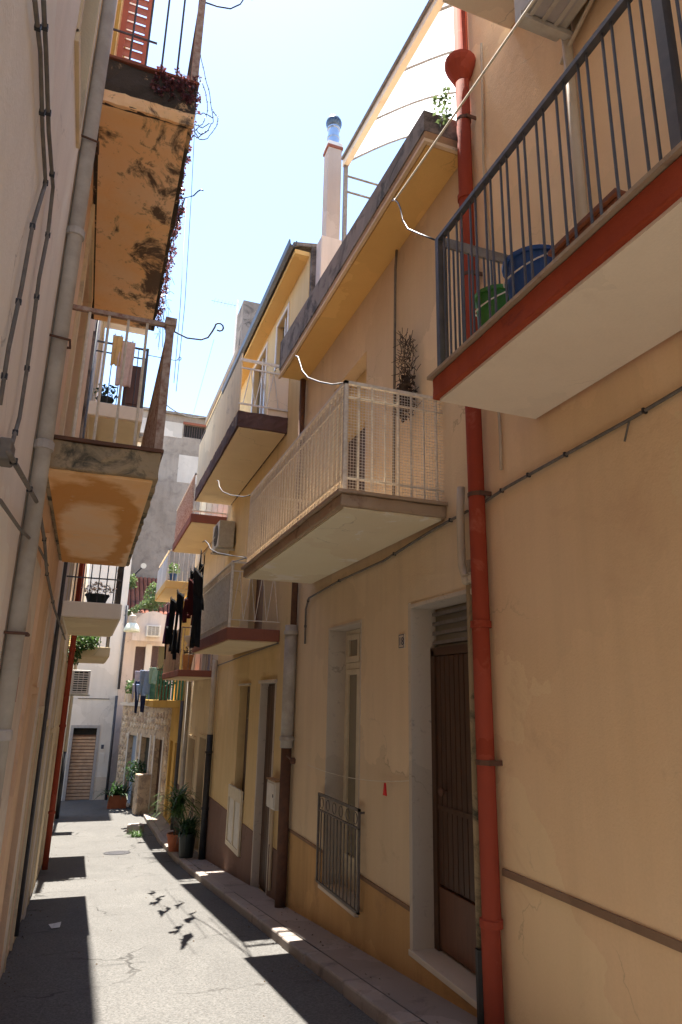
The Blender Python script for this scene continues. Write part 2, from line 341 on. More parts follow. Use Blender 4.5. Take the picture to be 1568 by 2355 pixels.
M['twig'] = simple('twig', (.075,.05,.035), .9); M['steel'] = simple('steel_flue', (.46,.52,.60), .28, metal=.85, c2=(.4,.46,.54)); M['ink'] = simple('ink_blue', (.04,.05,.09), .5)
M['lamp_white'] = simple('lamp_enamel', (.72,.78,.66), .35)
def canopymat():
    m = bpy.data.materials.new('canopy_sheet'); t, p = nodes(m); p.inputs['Base Color'].default_value = (.85,.86,.87,1); p.inputs['Roughness'].default_value = .6
    tr = N(t, 'ShaderNodeBsdfTranslucent'); tr.inputs[0].default_value = (.96,.97,.98,1); ms = N(t, 'ShaderNodeMixShader'); ms.inputs[0].default_value = .75
    L(t, p.outputs[0], ms.inputs[1]); L(t, tr.outputs[0], ms.inputs[2]); L(t, ms.outputs[0], t.nodes['Material Output'].inputs[0]); return m
M['grille'] = simple('grille_iron', (.10,.085,.075), .55, c2=(.15,.12,.10), vscale=20); M['canopy'] = canopymat(); M['chim'] = plaster('plaster_chimney', (.42,.34,.29), (.47,.38,.32), streak=.3); M['cowl'] = simple('cowl_dark', (.09,.11,.14), .35, metal=.7)

# ------------------------------------------------------------------ ground
def zr(y):
    if y < 14: return -1.6 - .11*y
    if y < 21: u = y-14; return -3.14 - .11*u + .5*(.09/7)*u*u
    return -3.595 - .02*(y-21)
XL, XR, XK = -.42, 2.7, 2.18
ys = [-12+.5*i for i in range(0, 104)]
mb = MB()
for i in range(len(ys)-1):
    a, b = ys[i], ys[i+1]
    xr = lambda y: 9 if y > 27.5 else XR+.3
    xl = lambda y: -9 if y > 25 else XL-.3
    mb.face([(xl(a),a,zr(a)), (xr(a),a,zr(a)), (xr(a),b,zr(b)), (xl(a),b,zr(b))])
obj('road', mb, M['asphalt'], kind='structure')
mb = MB().box(-260, 260, -260, 260, -5.6, -5.5); obj('ground', mb, M['earth'], kind='structure')
# pavement: bed and one kerb stone after another
mb = MB()
py = [-3+.5*i for i in range(0, 54)]
for a, b in zip(py[:-1], py[1:]):
    mb.face([(XK+.16,a,zr(a)+.096), (XR+.02,a,zr(a)+.096), (XR+.02,b,zr(b)+.096), (XK+.16,b,zr(b)+.096)])
pav = obj('pavement', mb, M['pave'], kind='structure')
y = -3.0
while y < 23:
    ln = rnd.uniform(.75, 1.15); b = y+ln-.012; dx = rnd.uniform(-.012, .012); dz = rnd.uniform(-.006, .006)
    mb = MB(); k = len(mb.v)
    x0, x1 = XK+dx, XK+.158
    mb.v += [Vector(p) for p in ((x0,y,zr(y)-.2),(x1,y,zr(y)-.2),(x1,b,zr(b)-.2),(x0,b,zr(b)-.2),(x0,y,zr(y)+.1+dz),(x1,y,zr(y)+.1+dz),(x1,b,zr(b)+.1+dz),(x0,b,zr(b)+.1+dz))]
    mb.f += [(0,3,2,1),(4,5,6,7),(0,1,5,4),(1,2,6,5),(2,3,7,6),(3,0,4,7)]
    obj('kerb_stone', mb, M['kerb'], pav, bevel=.018); y += ln

# ------------------------------------------------------------------ house bodies
def house(name, label, side, y0, y1, z1, m, holes=(), depth=.28, xw=None, back=5.0, z0=-5.4, slope=0):
    X = xw if xw is not None else (XR if side == 'r' else XL); sg = 1 if side == 'r' else -1
    rt = thing(name, label, 'house', (X+sg*2, (y0+y1)/2, zr((y0+y1)/2)))
    mb = MB().panel(lambda u, v, d: (X+sg*d, u, v), y0, y1, z0, z1, list(holes), depth)
    xb = X+sg*back
    mb.face([(X,y0,z0),(xb,y0,z0),(xb,y0,z1+slope),(X,y0,z1)]); mb.face([(X,y1,z0),(xb,y1,z0),(xb,y1,z1+slope),(X,y1,z1)])
    mb.face([(xb,y0,z0),(xb,y1,z0),(xb,y1,z1+slope),(xb,y0,z1+slope)]); mb.face([(X,y0,z1),(X,y1,z1),(xb,y1,z1+slope),(xb,y0,z1+slope)])
    obj('wall', mb, m, rt); return rt
def uframe(a, b, c, d, t, x0, x1): return MB().prism([(a-t,c),(a-.001,c),(a-.001,d+.001),(b+.001,d+.001),(b+.001,c),(b+t,c),(b+t,d+t),(a-t,d+t)], 'x', x0, x1)
def pipe(parent, pts, r, m, name='downpipe', collars=(), n=12):
    p = obj(name, MB().tube(pts, r, n), m, parent, smooth=True)
    for c in collars: obj('pipe_collar', MB().lathe((c[0],c[1],c[2]-.03), [(r*1.0,0),(r*1.22,.004),(r*1.22,.05),(r*1.0,.056)], n), m, p)
    return p
def hook(parent, start, pts, r, m):
    return obj('line_bracket', MB().tube([start]+pts, r*.62, 6), m, parent, smooth=True)
def curl(c, r, a0, a1, plane, n=9):
    out = []
    for i in range(n):
        a = R(a0+(a1-a0)*i/(n-1)); u, v = r*math.cos(a), r*math.sin(a)
        out.append(Vector(c) + (Vector((0,u,v)) if plane == 'yz' else Vector((u,0,v))))
    return out
def sag(a, b, s, n=14):
    a, b = Vector(a), Vector(b); return [a.lerp(b, i/n) + Vector((0,0,-s*4*(i/n)*(1-i/n))) for i in range(n+1)]

# railing helper: bars along a run from p to q (same z), as parts of a balcony
def bars(parent, p, q, z0, z1, positions, r, m, name='baluster', n=6):
    p, q = Vector(p), Vector(q); ln = (q-p).length; src = None
    for s in positions:
        c = p.lerp(q, s/ln); c.z = z0
        if src is None: src = obj(name, MB().tube([c, c+Vector((0,0,z1-z0))], r, n), m, parent, base=c)
        else: inst(src, c, parent)
def run(a, b, step): 
    n = max(1, int(round((b-a)/step))); return [a+(b-a)*i/n for i in range(n+1)]
def rail(parent, pts, wdt, h, m, name='rail'):
    mb = MB()
    for a, b in zip(pts[:-1], pts[1:]):
        a, b = Vector(a), Vector(b); d = (b-a); dn = d.normalized(); sd = Vector((-dn.y, dn.x, 0))*wdt/2; a = a-dn*wdt/2; b = b+dn*wdt/2
        k = len(mb.v); up = Vector((0,0,h/2))
        mb.v += [a-sd-up, a+sd-up, b+sd-up, b-sd-up, a-sd+up, a+sd+up, b+sd+up, b-sd+up]
        mb.f += [tuple(k+i for i in q) for q in ((0,3,2,1),(4,5,6,7),(0,1,5,4),(1,2,6,5),(2,3,7,6),(3,0,4,7))]
    return obj(name, mb, m, parent)
def crumble(o, step, amp, seed=1):
    me = o.data; bm = bmesh.new(); bm.from_mesh(me)
    for ax in range(3):
        es = [e for e in bm.edges if abs((e.verts[0].co-e.verts[1].co)[ax]) > step*1.6 and (e.verts[0].co-e.verts[1].co).length < abs((e.verts[0].co-e.verts[1].co)[ax])*1.01]
        if es:
            ln = max(e.calc_length() for e in es); bmesh.ops.subdivide_edges(bm, edges=es, cuts=int(ln/step), use_grid_fill=True)
    r_ = random.Random(seed)
    for v in bm.verts: v.co += Vector((r_.uniform(-1,1), r_.uniform(-1,1), r_.uniform(-1,1)*.6))*amp
    bm.to_mesh(me); bm.free()
def slab(parent, x0, x1, y0, y1, z0, z1, edge, soffit, name='balcony', bev=.012, crumb=0):
    b = obj(name, MB().box(x0, x1, y0, y1, z0, z1), edge, parent, bevel=bev)
    if crumb: crumble(b, .09, crumb)
    xa, xb = min(x0,x1), max(x0,x1)
    obj('soffit', MB().box(xa+.035, xb-.035, y0+.035, y1-.035, z0-.018, z0+.02), soffit, b)
    return b
def louvre(parent, fn, u0, u1, v0, v1, m, step=.06, name='slat'):
    # frame and slats in plane fn(u, v, d)
    mb = MB(); t = .05
    for a in ((u0,u0+t,v0,v1),(u1-t,u1,v0,v1),(u0+t,u1-t,v0,v0+t),(u0+t,u1-t,v1-t,v1)):
        P = [fn(a[0],a[2],0), fn(a[1],a[2],0), fn(a[1],a[3],0), fn(a[0],a[3],0), fn(a[0],a[2],.04), fn(a[1],a[2],.04), fn(a[1],a[3],.04), fn(a[0],a[3],.04)]
        k = len(mb.v); mb.v += [Vector(p) for p in P]; mb.f += [tuple(k+i for i in q) for q in ((0,3,2,1),(4,5,6,7),(0,1,5,4),(1,2,6,5),(2,3,7,6),(3,0,4,7))]
    sh = obj('shutter', mb, m, parent); src = None; v = v0+t
    while v < v1-t-.01:
        if src is None:
            mb = MB(); P = [fn(u0+t,v,.036), fn(u1-t,v,.036), fn(u1-t,v+step*1.05,.004), fn(u0+t,v+step*1.05,.004)]; Q = [fn(u0+t,v+.012,.036), fn(u1-t,v+.012,.036), fn(u1-t,v+step*1.05+.012,.004), fn(u0+t,v+step*1.05+.012,.004)]
            mb.v += [Vector(p) for p in P+Q]; mb.f += [(0,3,2,1),(4,5,6,7),(0,1,5,4),(1,2,6,5),(2,3,7,6),(3,0,4,7)]
            base = Vector(fn(u0,v,0)); src = obj(name, mb, m, sh, base=base)
        else: inst(src, Vector(fn(u0,v,0)), sh)
        v += step
    return sh

# ================================================================== LEFT ROW
# --- nearest house on the left: blank pinkish wall
lh0 = house('plastered_house', 'grey pink plastered house wall crossed by cables, nearest on the left', 'l', -10, 3.9, 9.6, M['l_pink'], [(3.05,3.7,3.3,4.9)], .2)
wn = obj('window', MB().box(XL-.2, XL-.17, 3.05, 3.7, 3.3, 4.9), M['glass'], lh0)
obj('window_frame', MB().box(XL-.165, XL+.012, 3.68, 3.75, 3.28, 4.95).box(XL-.165, XL+.012, 3.0, 3.055, 3.28, 4.95).box(XL-.19, XL+.02, 3.0, 3.75, 3.22, 3.298), M['l_cream'], wn)
pq = pipe(lh0, [(XL+.05, 3.93, -.5), (XL+.05, 3.93, 9.4)], .046, M['greypipe'], collars=[(XL+.05,3.93,z) for z in (-.2, 1.35, 2.75, 5.2)])
for z in (.3, 2.0, 3.42): obj('pipe_bracket', MB().tube([(XL, 3.86, z), (XL+.11, 3.88, z), (XL+.11, 3.98, z), (XL, 4.0, z)], .008, 6), M['rust'], pq)
pipe(lh0, [(XL+.05, 3.93, -2.05), (XL+.05, 3.93, -.5)], .048, M['palepipe'])

# --- orange house with two balconies
lh1 = house('salmon_house', 'salmon plastered house with two orange stained balconies on the left', 'l', 3.97, 8.8, 9.8, M['l_orange'],
            [(5.6,6.85,1.62,4.0), (5.3,6.6,4.68,7.2), (4.05,4.75,-2.0,.1), (6.1,7.0,-2.3,.0), (7.7,8.4,-2.45,-.2)], .22)
dr = obj('balcony_door', MB().box(XL-.22, XL-.17, 5.6, 6.85, 1.62, 4.0), M['wood_grey'], lh1)
for i in range(2): louvre(dr, (lambda k: lambda u, v, d: (XL-.165+d, u, v))(i), 5.62+i*.61, 6.22+i*.61, 1.66, 3.95, M['wood_grey'], .07)
obj('door_surround', MB().box(XL, XL+.03, 5.45, 5.595, 1.6, 4.15).box(XL, XL+.03, 6.855, 7.0, 1.6, 4.15).box(XL, XL+.03, 5.6, 6.85, 4.005, 4.15), M['l_cream'], lh1)
obj('door_surround', MB().box(XL, XL+.03, 5.16, 5.295, 4.66, 7.35).box(XL, XL+.03, 6.605, 6.74, 4.66, 7.35).box(XL, XL+.03, 5.3, 6.6, 7.205, 7.35), M['yellow'], lh1)
dr = obj('balcony_door', MB().box(XL-.22, XL-.18, 5.3, 6.6, 4.68, 7.2), M['wood_cream'], lh1)
louvre(dr, lambda u, v, d: (XL+.035+u, 5.42-d, v), 0, .27, 4.74, 7.1, M['shutter_red'], .11)
dr = obj('front_door', MB().box(XL-.2, XL-.15, 4.05, 4.75, -2.0, -.05), M['wood_dark'], lh1); obj('lintel_board', MB().box(XL-.16, XL+.03, 4.05, 4.75, -.05, .098), M['edge_red'], dr)
dr = obj('front_door', MB().box(XL-.2, XL-.15, 6.1, 7.0, -2.3, .0), M['wood_brown'], lh1); obj('door_frame', uframe(6.1, 7.0, -2.35, .0, .06, XL-.14, XL+.02), M['l_orange'], dr)
dr = obj('front_door', MB().box(XL-.2, XL-.15, 7.7, 8.4, -2.45, -.2), M['wood_grey'], lh1); obj('door_frame', MB().prism([(7.62,-2.5),(7.698,-2.5),(7.698,-.2),(8.402,-.2),(8.402,-2.5),(8.48,-2.5),(8.48,-.13),(7.62,-.13)], 'x', XL-.14, XL+.025), M['l_cream'], dr)
for a, b in ((4.78,5.5),(7.1,7.6)): obj('base_coat', MB().box(XL, XL+.012, a, b, -2.7, .9), M['l_pale'], lh1)
obj('pilaster', MB().box(XL, XL+.035, 5.55, 6.02, -2.5, 1.2), M['l_orange'], lh1)
# lower balcony
b1 = slab(lh1, XL, .31, 4.5, 7.87, 1.41, 1.60, M['conc_moss'], M['soffit_ring'], crumb=.009)
obj('edge_strip', MB().box(XL, .325, 4.485, 7.885, 1.602, 1.625), M['rust'], b1)
zt = 2.60
rail(b1, [(XL,4.55,zt), (.29,4.55,zt), (.29,7.83,zt)], .03, .03, M['iron_rail'], 'top_rail')
bars(b1, (XL,4.55,0), (.29,4.55,0), 1.62, zt, [.16,.29,.42,.55], .011, M['iron_cream'])
bars(b1, (.29,4.55,0), (.29,7.83,0), 1.62, zt, run(.12, 3.16, .115), .011, M['iron_rail'])
obj('corner_post', MB().box(.262, .318, 4.525, 4.58, 1.60, zt+.03).box(.25,.33,4.51,4.595,zt-.01,zt+.05), M['iron_rail'], b1)
c = wy(395,768,4.55); hook(b1, (.3,4.55,2.57), [wy(430,777,4.55), wy(462,781,4.55), wy(478,776,4.55), wy(488,762,4.55)] + curl(wy(504,752,4.55), .032, 190, -120, 'xz'), .011, M['iron_grey'])
# upper balcony
b2 = slab(lh1, XL, .30, 4.4, 7.64, 4.26, 4.66, M['conc_mould'], M['soffit_mould'], crumb=.013)
obj('edge_strip', MB().box(XL, .315, 4.385, 7.655, 4.662, 4.685), M['edge_redbrown'], b2)
obj('render_patch', MB().box(XL+.01, .303, 4.392, 4.42, 4.255, 4.365), M['soffit_mould'], b2); crumble(bpy.data.objects['render_patch'], .05, .006, 5)
zt = 5.70
rail(b2, [(XL,4.45,zt), (.275,4.45,zt), (.275,7.6,zt)], .03, .03, M['iron_dark'], 'top_rail')
rail(b2, [(XL,4.45,5.0), (-.04,4.45,5.0)], .012, .012, M['iron_dark'], 'lower_rail')
bars(b2, (XL,4.45,0), (.275,4.45,0), 4.68, zt, [.2,.32,.44,.56], .009, M['iron_dark'])
bars(b2, (.275,4.45,0), (.275,7.6,0), 4.68, zt, run(.15, 3.1, .13), .009, M['iron_dark'])
obj('corner_post', MB().box(.25, .305, 4.42, 4.475, 4.66, zt+.04), M['iron_rail'], b2)
P = lambda x, y: wy(x, y, 4.45)
hook(b2, (.3,4.45,P(470,5).z), [P(500,15), P(530,20), P(552,10), P(562,-5)] + curl(P(575,-8), .03, 190, -60, 'xz'), .010, M['iron_dark'])
hook(b2, (.275,7.5,4.7), [wx(425,455,.30), wx(445,450,.36), wx(455,440,.40), wx(462,436,.42), wx(467,438,.43)], .008, M['iron_dark'])
obj('dark_strip', MB().box(XL+.002, XL+.03, 8.55, 8.75, 1.7, 4.6), M['conc_dark'], lh1)  # darker upright strip near the far end of the wall

# --- pale house with black railings
lh2 = house('pale_house', 'pale pink house with black railed balconies beyond the salmon house', 'l', 8.82, 13.6, 7.0, M['l_pale'],
            [(10.9,12.1,4.2,6.4), (11.0,12.2,1.28,3.5), (9.3,10.2,-2.65,-.4), (11.6,12.5,-2.9,-.6)], .2)
ev = slab(lh2, XL-.4, .37, 8.83, 12.8, 7.0, 7.16, M['l_pale'], M['l_pale'], 'roof_slab')
for a, b, c_, d, m in ((10.9,12.1,4.2,6.4,'wood_brown'), (11.0,12.2,1.28,3.5,'wood_brown'), (9.3,10.2,-2.65,-.4,'wood_dark'), (11.6,12.5,-2.9,-.6,'wood_grey')):
    o = obj('door', MB().box(XL-.19, XL-.14, a, b, c_, d), M[m], lh2); obj('door_frame', uframe(a, b, c_, d, .08, XL-.13, XL+.02), M['l_cream'], o)
b5 = slab(lh2, XL, .36, 9.86, 13.2, 3.96, 4.18, M['cream_clean'], M['soffit_tan'])
zt = 5.18
rail(b5, [(XL,9.92,zt), (.33,9.92,zt), (.33,13.15,zt)], .025, .025, M['iron_dark'], 'top_rail'); rail(b5, [(XL,9.92,zt-.16), (.33,9.92,zt-.16), (.33,13.15,zt-.16)], .018, .018, M['iron_dark'], 'lower_rail')
bars(b5, (XL,9.92,0), (.33,9.92,0), 4.19, zt, [.13,.25,.38,.50,.62], .008, M['iron_dark']); bars(b5, (.33,9.92,0), (.33,13.15,0), 4.19, zt, run(.12,3.1,.13), .008, M['iron_dark'])
obj('corner_post', MB().box(.31,.35,9.9,9.94,4.18,zt+.02), M['iron_dark'], b5)
hook(b5, (.34,9.92,5.1), [wy(400,828,9.92), wy(408,828,9.92)] + curl(wy(412,824,9.92), .03, 90, -140, 'xz'), .01, M['iron_dark'])
b3 = slab(lh2, XL, .37, 10.2, 13.25, 1.05, 1.27, M['cream_clean'], M['soffit_tan'])
zt = 2.25
rail(b3, [(XL,10.25,zt), (.34,10.25,zt), (.34,13.2,zt)], .025, .025, M['iron_dark'], 'top_rail'); rail(b3, [(XL,10.25,1.62), (.34,10.25,1.62)], .018, .018, M['iron_dark'], 'lower_rail')
rail(b3, [(XL,10.25,1.85), (.34,10.25,1.85)], .012, .012, M['iron_dark'], 'lower_rail'); rail(b3, [(XL,10.25,2.05), (.34,10.25,2.05)], .012, .012, M['iron_dark'], 'lower_rail')
bars(b3, (XL,10.25,0), (.34,10.25,0), 1.27, zt, [.12,.22,.33,.44,.55,.66], .009, M['iron_dark']); bars(b3, (.34,10.25,0), (.34,13.2,0), 1.27, zt, run(.03,2.9,.1), .010, M['iron_dark'])
pipe(lh2, [(XL+.03,8.86,-2.5),(XL+.03,8.86,6.9)], .022, M['iron_dark'])
for a, b in ((8.9,9.2),(10.72,11.5),(12.6,13.6)): obj('base_coat', MB().box(XL, XL+.012, a, b, -3.3, .7), M['l_cream'], lh2)
obj('pilaster', MB().box(XL, XL+.03, 10.34, 10.7, -3.2, .95), M['l_pale'], lh2)
pipe(lh2, [(XL+.16,10.9,1.28),(XL+.16,10.9,3.94)], .03, M['redpipe'])

# --- last houses on the left
lh3 = house('cream_house', 'cream plastered house with a red downpipe and small balcony far on the left', 'l', 13.62, 20.0, 5.2, M['l_cream'], [(14.1,15.0,-3.1,-.9), (16.5,17.5,1.0,3.0), (17.8,18.6,-3.4,-1.2)], .2)
for a, b, c_, d, m in ((14.1,15.0,-3.1,-.9,'wood_brown'), (16.5,17.5,1.0,3.0,'wood_grey'), (17.8,18.6,-3.4,-1.2,'wood_dark')):
    obj('door', MB().box(XL-.19, XL-.14, a, b, c_, d), M[m], lh3)
b4 = slab(lh3, XL, .42, 15.6, 18.8, .80, 1.0, M['soffit_tan'], M['soffit_tan'])
zt = 1.9; rail(b4, [(XL,15.65,zt), (.39,15.65,zt), (.39,18.75,zt)], .025, .025, M['iron_dark'], 'top_rail')
bars(b4, (XL,15.65,0), (.39,15.65,0), 1.0, zt, run(.1,.75,.13), .009, M['iron_dark']); bars(b4, (.39,15.65,0), (.39,18.75,0), 1.0, zt, run(.1,3.05,.13), .009, M['iron_dark'])
pipe(lh3, [(XL+.09,15.2,-3.2),(XL+.09,15.2,5.0)], .055, M['redpipe'], collars=[(XL+.09,15.2,z) for z in (-2.2,-.6,.9)])
lh4 = house('beige_house', 'narrow beige house with black pipe at the end of the left row', 'l', 20.02, 24.6, 4.6, M['r_beige'], [(21.0,21.9,-3.6,-1.4)], .2)
obj('door', MB().box(XL-.19, XL-.14, 21.0, 21.9, -3.6, -1.4), M['wood_dark'], lh4)
pipe(lh4, [(XL+.07,23.6,-3.6),(XL+.07,23.6,-1.7)], .06, M['black']); pipe(lh4, [(XL+.07,23.6,-1.7),(XL+.07,23.6,4.3)], .05, M['palepipe'])

# ================================================================== RIGHT ROW
rh1 = house('apricot_house', 'apricot plastered house on the right with red edged balcony, nearest to viewer', 'r', -10, 4.30, 9.6, M['r_orange'], [(.2,1.35,2.06,4.5)], .2)
o = obj('balcony_door', MB().box(XR+.15, XR+.19, .2, 1.35, 2.06, 4.5), M['wood_cream'], rh1); obj('pane', MB().box(XR+.14, XR+.149, .35, 1.2, 2.4, 4.3), M['glass'], o)
obj('moulding', MB().box(XR-.014, XR+.01, -10, 4.2, -1.075, -1.03), M['mould_brown'], rh1, bevel=.004)
r1 = slab(rh1, 1.9, XR, -1.0, 3.57, 1.885, 2.03, M['edge_red'], M['cream_clean'], crumb=.0025)
obj('threshold_edge', MB().box(1.875, XR-.003, -1.0, 3.595, 2.033, 2.055), M['conc_brown2'], r1)
zb, zt = 2.10, 3.08
rail(r1, [(1.95,-.95,zt), (1.95,3.53,zt)], .04, .03, M['iron_dark'], 'top_rail'); rail(r1, [(1.95,3.53,zt-.01), (XR,3.53,zt-.01)], .02, .075, M['iron_grey'], 'end_rail')
rail(r1, [(1.95,-.95,zb), (1.95,3.53,zb)], .04, .022, M['iron_dark'], 'bottom_rail'); rail(r1, [(1.95,3.53,zb), (XR,3.53,zb)], .03, .02, M['iron_dark'], 'bottom_rail')
ps = []; yy = 3.46
while yy > -.9:
    ps += [yy+.95, yy+.95-.062]; yy -= .172
ps = [p for p in ps if abs(p-2.53) > .06]
bars(r1, (1.95,-.95,0), (1.95,3.53,0), zb, zt, ps, .0075, M['iron_dark'])
bars(r1, (1.95,3.53,0), (XR,3.53,0), zb, zt, run(.05,.72,.062), .0075, M['iron_dark'])
obj('corner_post', MB().box(1.93,1.97,3.51,3.55,2.06,zt+.012), M['iron_dark'], r1); obj('post', MB().box(1.925,1.975,1.555,1.605,2.06,zt), M['iron_dark'], r1)
hk = [wx(965,538,1.96), wx(938,526,1.98), wx(926,505,2.0), wx(921,480,2.0), wx(915,466,2.0), wx(907,458,2.0), wx(902,462,2.0)]
hook(r1, (1.95,3.54,zt), hk, .010, M['iron_dark'])
up = slab(rh1, 2.06, XR, -1.0, 3.6, 5.38, 5.56, M['cream_clean'], M['cream_clean'])
pr = pipe(rh1, [(2.615,4.235,-2.0),(2.611,4.239,-1.36),(2.618,4.233,-1.34),(2.613,4.238,.53),(2.617,4.232,.55),(2.612,4.237,2.38),(2.617,4.233,2.4),(2.613,4.236,4.2),(2.616,4.234,6.6)], .062, M['redpipe'], collars=[(2.615,4.235,z) for z in (-1.35, .55, 2.4, 4.2)], n=16)
for z in (-.4, 1.5, 3.4, 5.0): obj('pipe_bracket', MB().box(2.60,2.70,4.16,4.17,z,z+.035).lathe((2.615,4.235,z), [(.064,0),(.068,.002),(.068,.033),(.064,.035)], 14), M['rust'], pr)
zf = wx(1070,175,2.6).z
obj('funnel', MB().lathe((2.60,4.235,zf), [(.064,0),(.07,.02),(.135,.16),(.145,.20),(.145,.235),(.12,.24)], 18), M['redpipe'], pr, smooth=False)
pw = wx(1325,350,2.65); pipe(rh1, [(2.655,pw.y,2.06),(2.655,pw.y,5.36)], .035, M['palepipe'])
obj('conduit', MB().tube([wx(1107,100,2.68), wx(1112,380,2.68), wx(1150,1000,2.68), wx(1152,1080,2.68)], .011, 6), M['palepipe'], rh1)

# --- tan house
rh2 = house('tan_house', 'tan plastered house with brown door, grilled window and white railed balcony', 'r', 4.34, 9.25, 4.95, M['r_tan'],
            [(4.49,5.55,-1.91,.85), (6.75,7.80,-1.95,.84), (6.70,7.85,1.66,4.02)], .3)
for a, b, z0, z1 in ((4.34,4.45,-3,-1.645),(5.59,6.71,-3,-1.645),(7.84,9.25,-3,-1.645),(4.45,5.59,-3,-1.955),(6.71,7.84,-3,-1.99)): obj('painted_base', MB().box(XR-.010, XR+.01, a, b, z0, z1), M['r_tan_low'], rh2)
for a, b in ((4.34,4.45),(5.59,6.71),(7.84,9.25)): obj('moulding', MB().box(XR-.016, XR+.01, a, b, -1.642, -1.612), M['mould_brown'], rh2)
# door
sr = obj('door_surround', MB().box(XR-.012, XR+.27, 5.53, 5.552, -1.905, .85).box(XR-.012, XR+.27, 4.488, 4.51, -1.905, .85).box(XR-.014, XR+.27, 4.49, 5.55, .82, .852)
         .box(XR-.012, XR, 4.455, 4.488, -1.905, .87).box(XR-.012, XR, 5.552, 5.585, -1.905, .87), M['marble'], rh2)
obj('doorstep', MB().box(XR-.03, XR+.3, 4.46, 5.58, -1.95, -1.905), M['marble_white'], rh2, bevel=.006)
dx = XR+.20
dr = obj('door', MB().box(dx+.03, dx+.08, 4.51, 5.53, -1.905, .45), M['wood_dark'], rh2)
obj('door_frame', MB().box(dx-.02, dx+.03, 5.46, 5.53, -1.905, .45).box(dx-.02, dx+.03, 4.51, 4.58, -1.905, .45).box(dx-.02, dx+.03, 4.51, 5.53, .40, .47), M['wood_dark'], dr)
bw = (5.46-4.74)/9; src = None
for i in range(9):
    a = 4.74+i*bw; obj('board', MB().box(dx-.004, dx+.03, a+.006, a+bw-.006, -1.42, .395), M['wood_dark'], dr, bevel=.004)
obj('kick_panel', MB().box(dx-.008, dx+.03, 4.74, 5.455, -1.89, -1.44), M['wood_brown'], dr, bevel=.006); obj('rail_strip', MB().box(dx-.012, dx, 4.74, 5.455, -.86, -.82), M['wood_dark'], dr)
obj('dark_gap', MB().box(dx-.01, dx+.02, 4.6, 4.70, -1.89, .39), M['iron_dark'], dr)  # dark strip painted in for the shade of the open gap beside the boards
obj('knob', MB().lathe((0,0,0), [(.012,0),(.012,.03),(.034,.04),(.038,.06),(.02,.075)], 12), M['rust'], dr)
k = bpy.data.objects['knob']; k.rotation_euler = (0, R(-90), 0); k.location = Vector((dx-.004, 5.30, -.70)) - WL[dr.name]
tr = obj('transom', MB().box(dx+.04, dx+.06, 4.51, 5.53, .47, .82), M['glass_warm'], rh2)
for i in range(4): obj('transom_bar', MB().box(dx, dx+.03, 4.52, 5.52, .50+i*.085, .53+i*.085), M['iron_grey'], tr)
# house number
pl = obj('number_plate', MB().box(XR-.012, XR-.001, 5.67, 5.79, .475, .605), M['marble_white'], rh2, bevel=.004)
obj('plate_border', MB().box(XR-.0135, XR-.0121, 5.675, 5.785, .48, .486).box(XR-.0135, XR-.0121, 5.675, 5.785, .594, .60).box(XR-.0135, XR-.0121, 5.675, 5.681, .486, .594).box(XR-.0135, XR-.0121, 5.779, 5.785, .486, .594), M['ink'], pl)
cu = bpy.data.curves.new('number', 'FONT'); cu.body = '18'; cu.size = .105; cu.align_x = 'CENTER'; cu.extrude = .001
to = bpy.data.objects.new('number_text', cu); col.objects.link(to)
me = bpy.data.meshes.new_from_object(to.evaluated_get(bpy.context.evaluated_depsgraph_get())); bpy.data.objects.remove(to)
me.materials.clear(); me.materials.append(M['ink']); no = bpy.data.objects.new('numerals', me); col.objects.link(no)
no.rotation_euler = (R(90), 0, R(-90)); place(no, Vector((XR-.0142, 5.73, .503)), pl)
# window with its grille
sr = obj('window_surround', MB().box(XR-.006, XR+.24, 7.782, 7.802, -1.945, .84).box(XR-.006, XR+.24, 6.748, 6.768, -1.945, .84).box(XR-.01, XR+.24, 6.75, 7.80, .815, .842), M['marble'], rh2)
obj('window_sill', MB().box(XR-.05, XR+.28, 6.72, 7.83, -1.985, -1.945), M['marble_white'], rh2, bevel=.006)
wX = XR+.21
wn = obj('window', MB().box(wX, wX+.05, 6.77, 6.83, -1.94, .81).box(wX, wX+.05, 7.72, 7.78, -1.94, .81).box(wX, wX+.05, 6.83, 7.72, .36, .43).box(wX, wX+.05, 6.83, 7.72, .76, .81).box(wX, wX+.05, 6.83, 7.72, -1.94, -1.7), M['wood_cream'], rh2)
obj('stile', MB().box(wX-.012, wX+.04, 7.24, 7.31, -1.7, .36), M['wood_cream'], wn)
for a in (6.835, 7.315):
    for z0, z1 in ((-1.69,.355),(.435,.755)):
        b = a+.40; obj('sash', MB().box(wX-.01, wX+.035, a, a+.06, z0, z1).box(wX-.01, wX+.035, b-.06, b, z0, z1).box(wX-.01, wX+.035, a+.06, b-.06, z1-.06, z1).box(wX-.01, wX+.035, a+.06, b-.06, z0, z0+.07), M['wood_cream'], wn)
        obj('pane', MB().box(wX+.012, wX+.018, a+.05, b-.05, z0+.05, z1-.05), M['glass_warm'], wn)
gX = XR-.055
gr = obj('window_grille', MB().box(gX-.012, gX+.012, 6.60, 7.86, -1.04, -1.015).box(gX-.012, gX+.012, 6.60, 7.86, -1.20, -1.185).box(gX-.012, gX+.012, 6.60, 7.86, -1.93, -1.91)
         .box(gX-.012, gX+.012, 6.60, 6.625, -1.93, -1.015).box(gX-.012, gX+.012, 7.835, 7.86, -1.93, -1.015).box(gX, XR, 7.84, 7.855, -1.06, -1.04).box(gX, XR, 6.605, 6.62, -1.06, -1.04), M['grille'], rh2)
bars(gr, (gX,6.6,0), (gX,7.86,0), -1.91, -1.19, run(.105,1.155,.105), .008, M['grille'], 'bar')
src = None
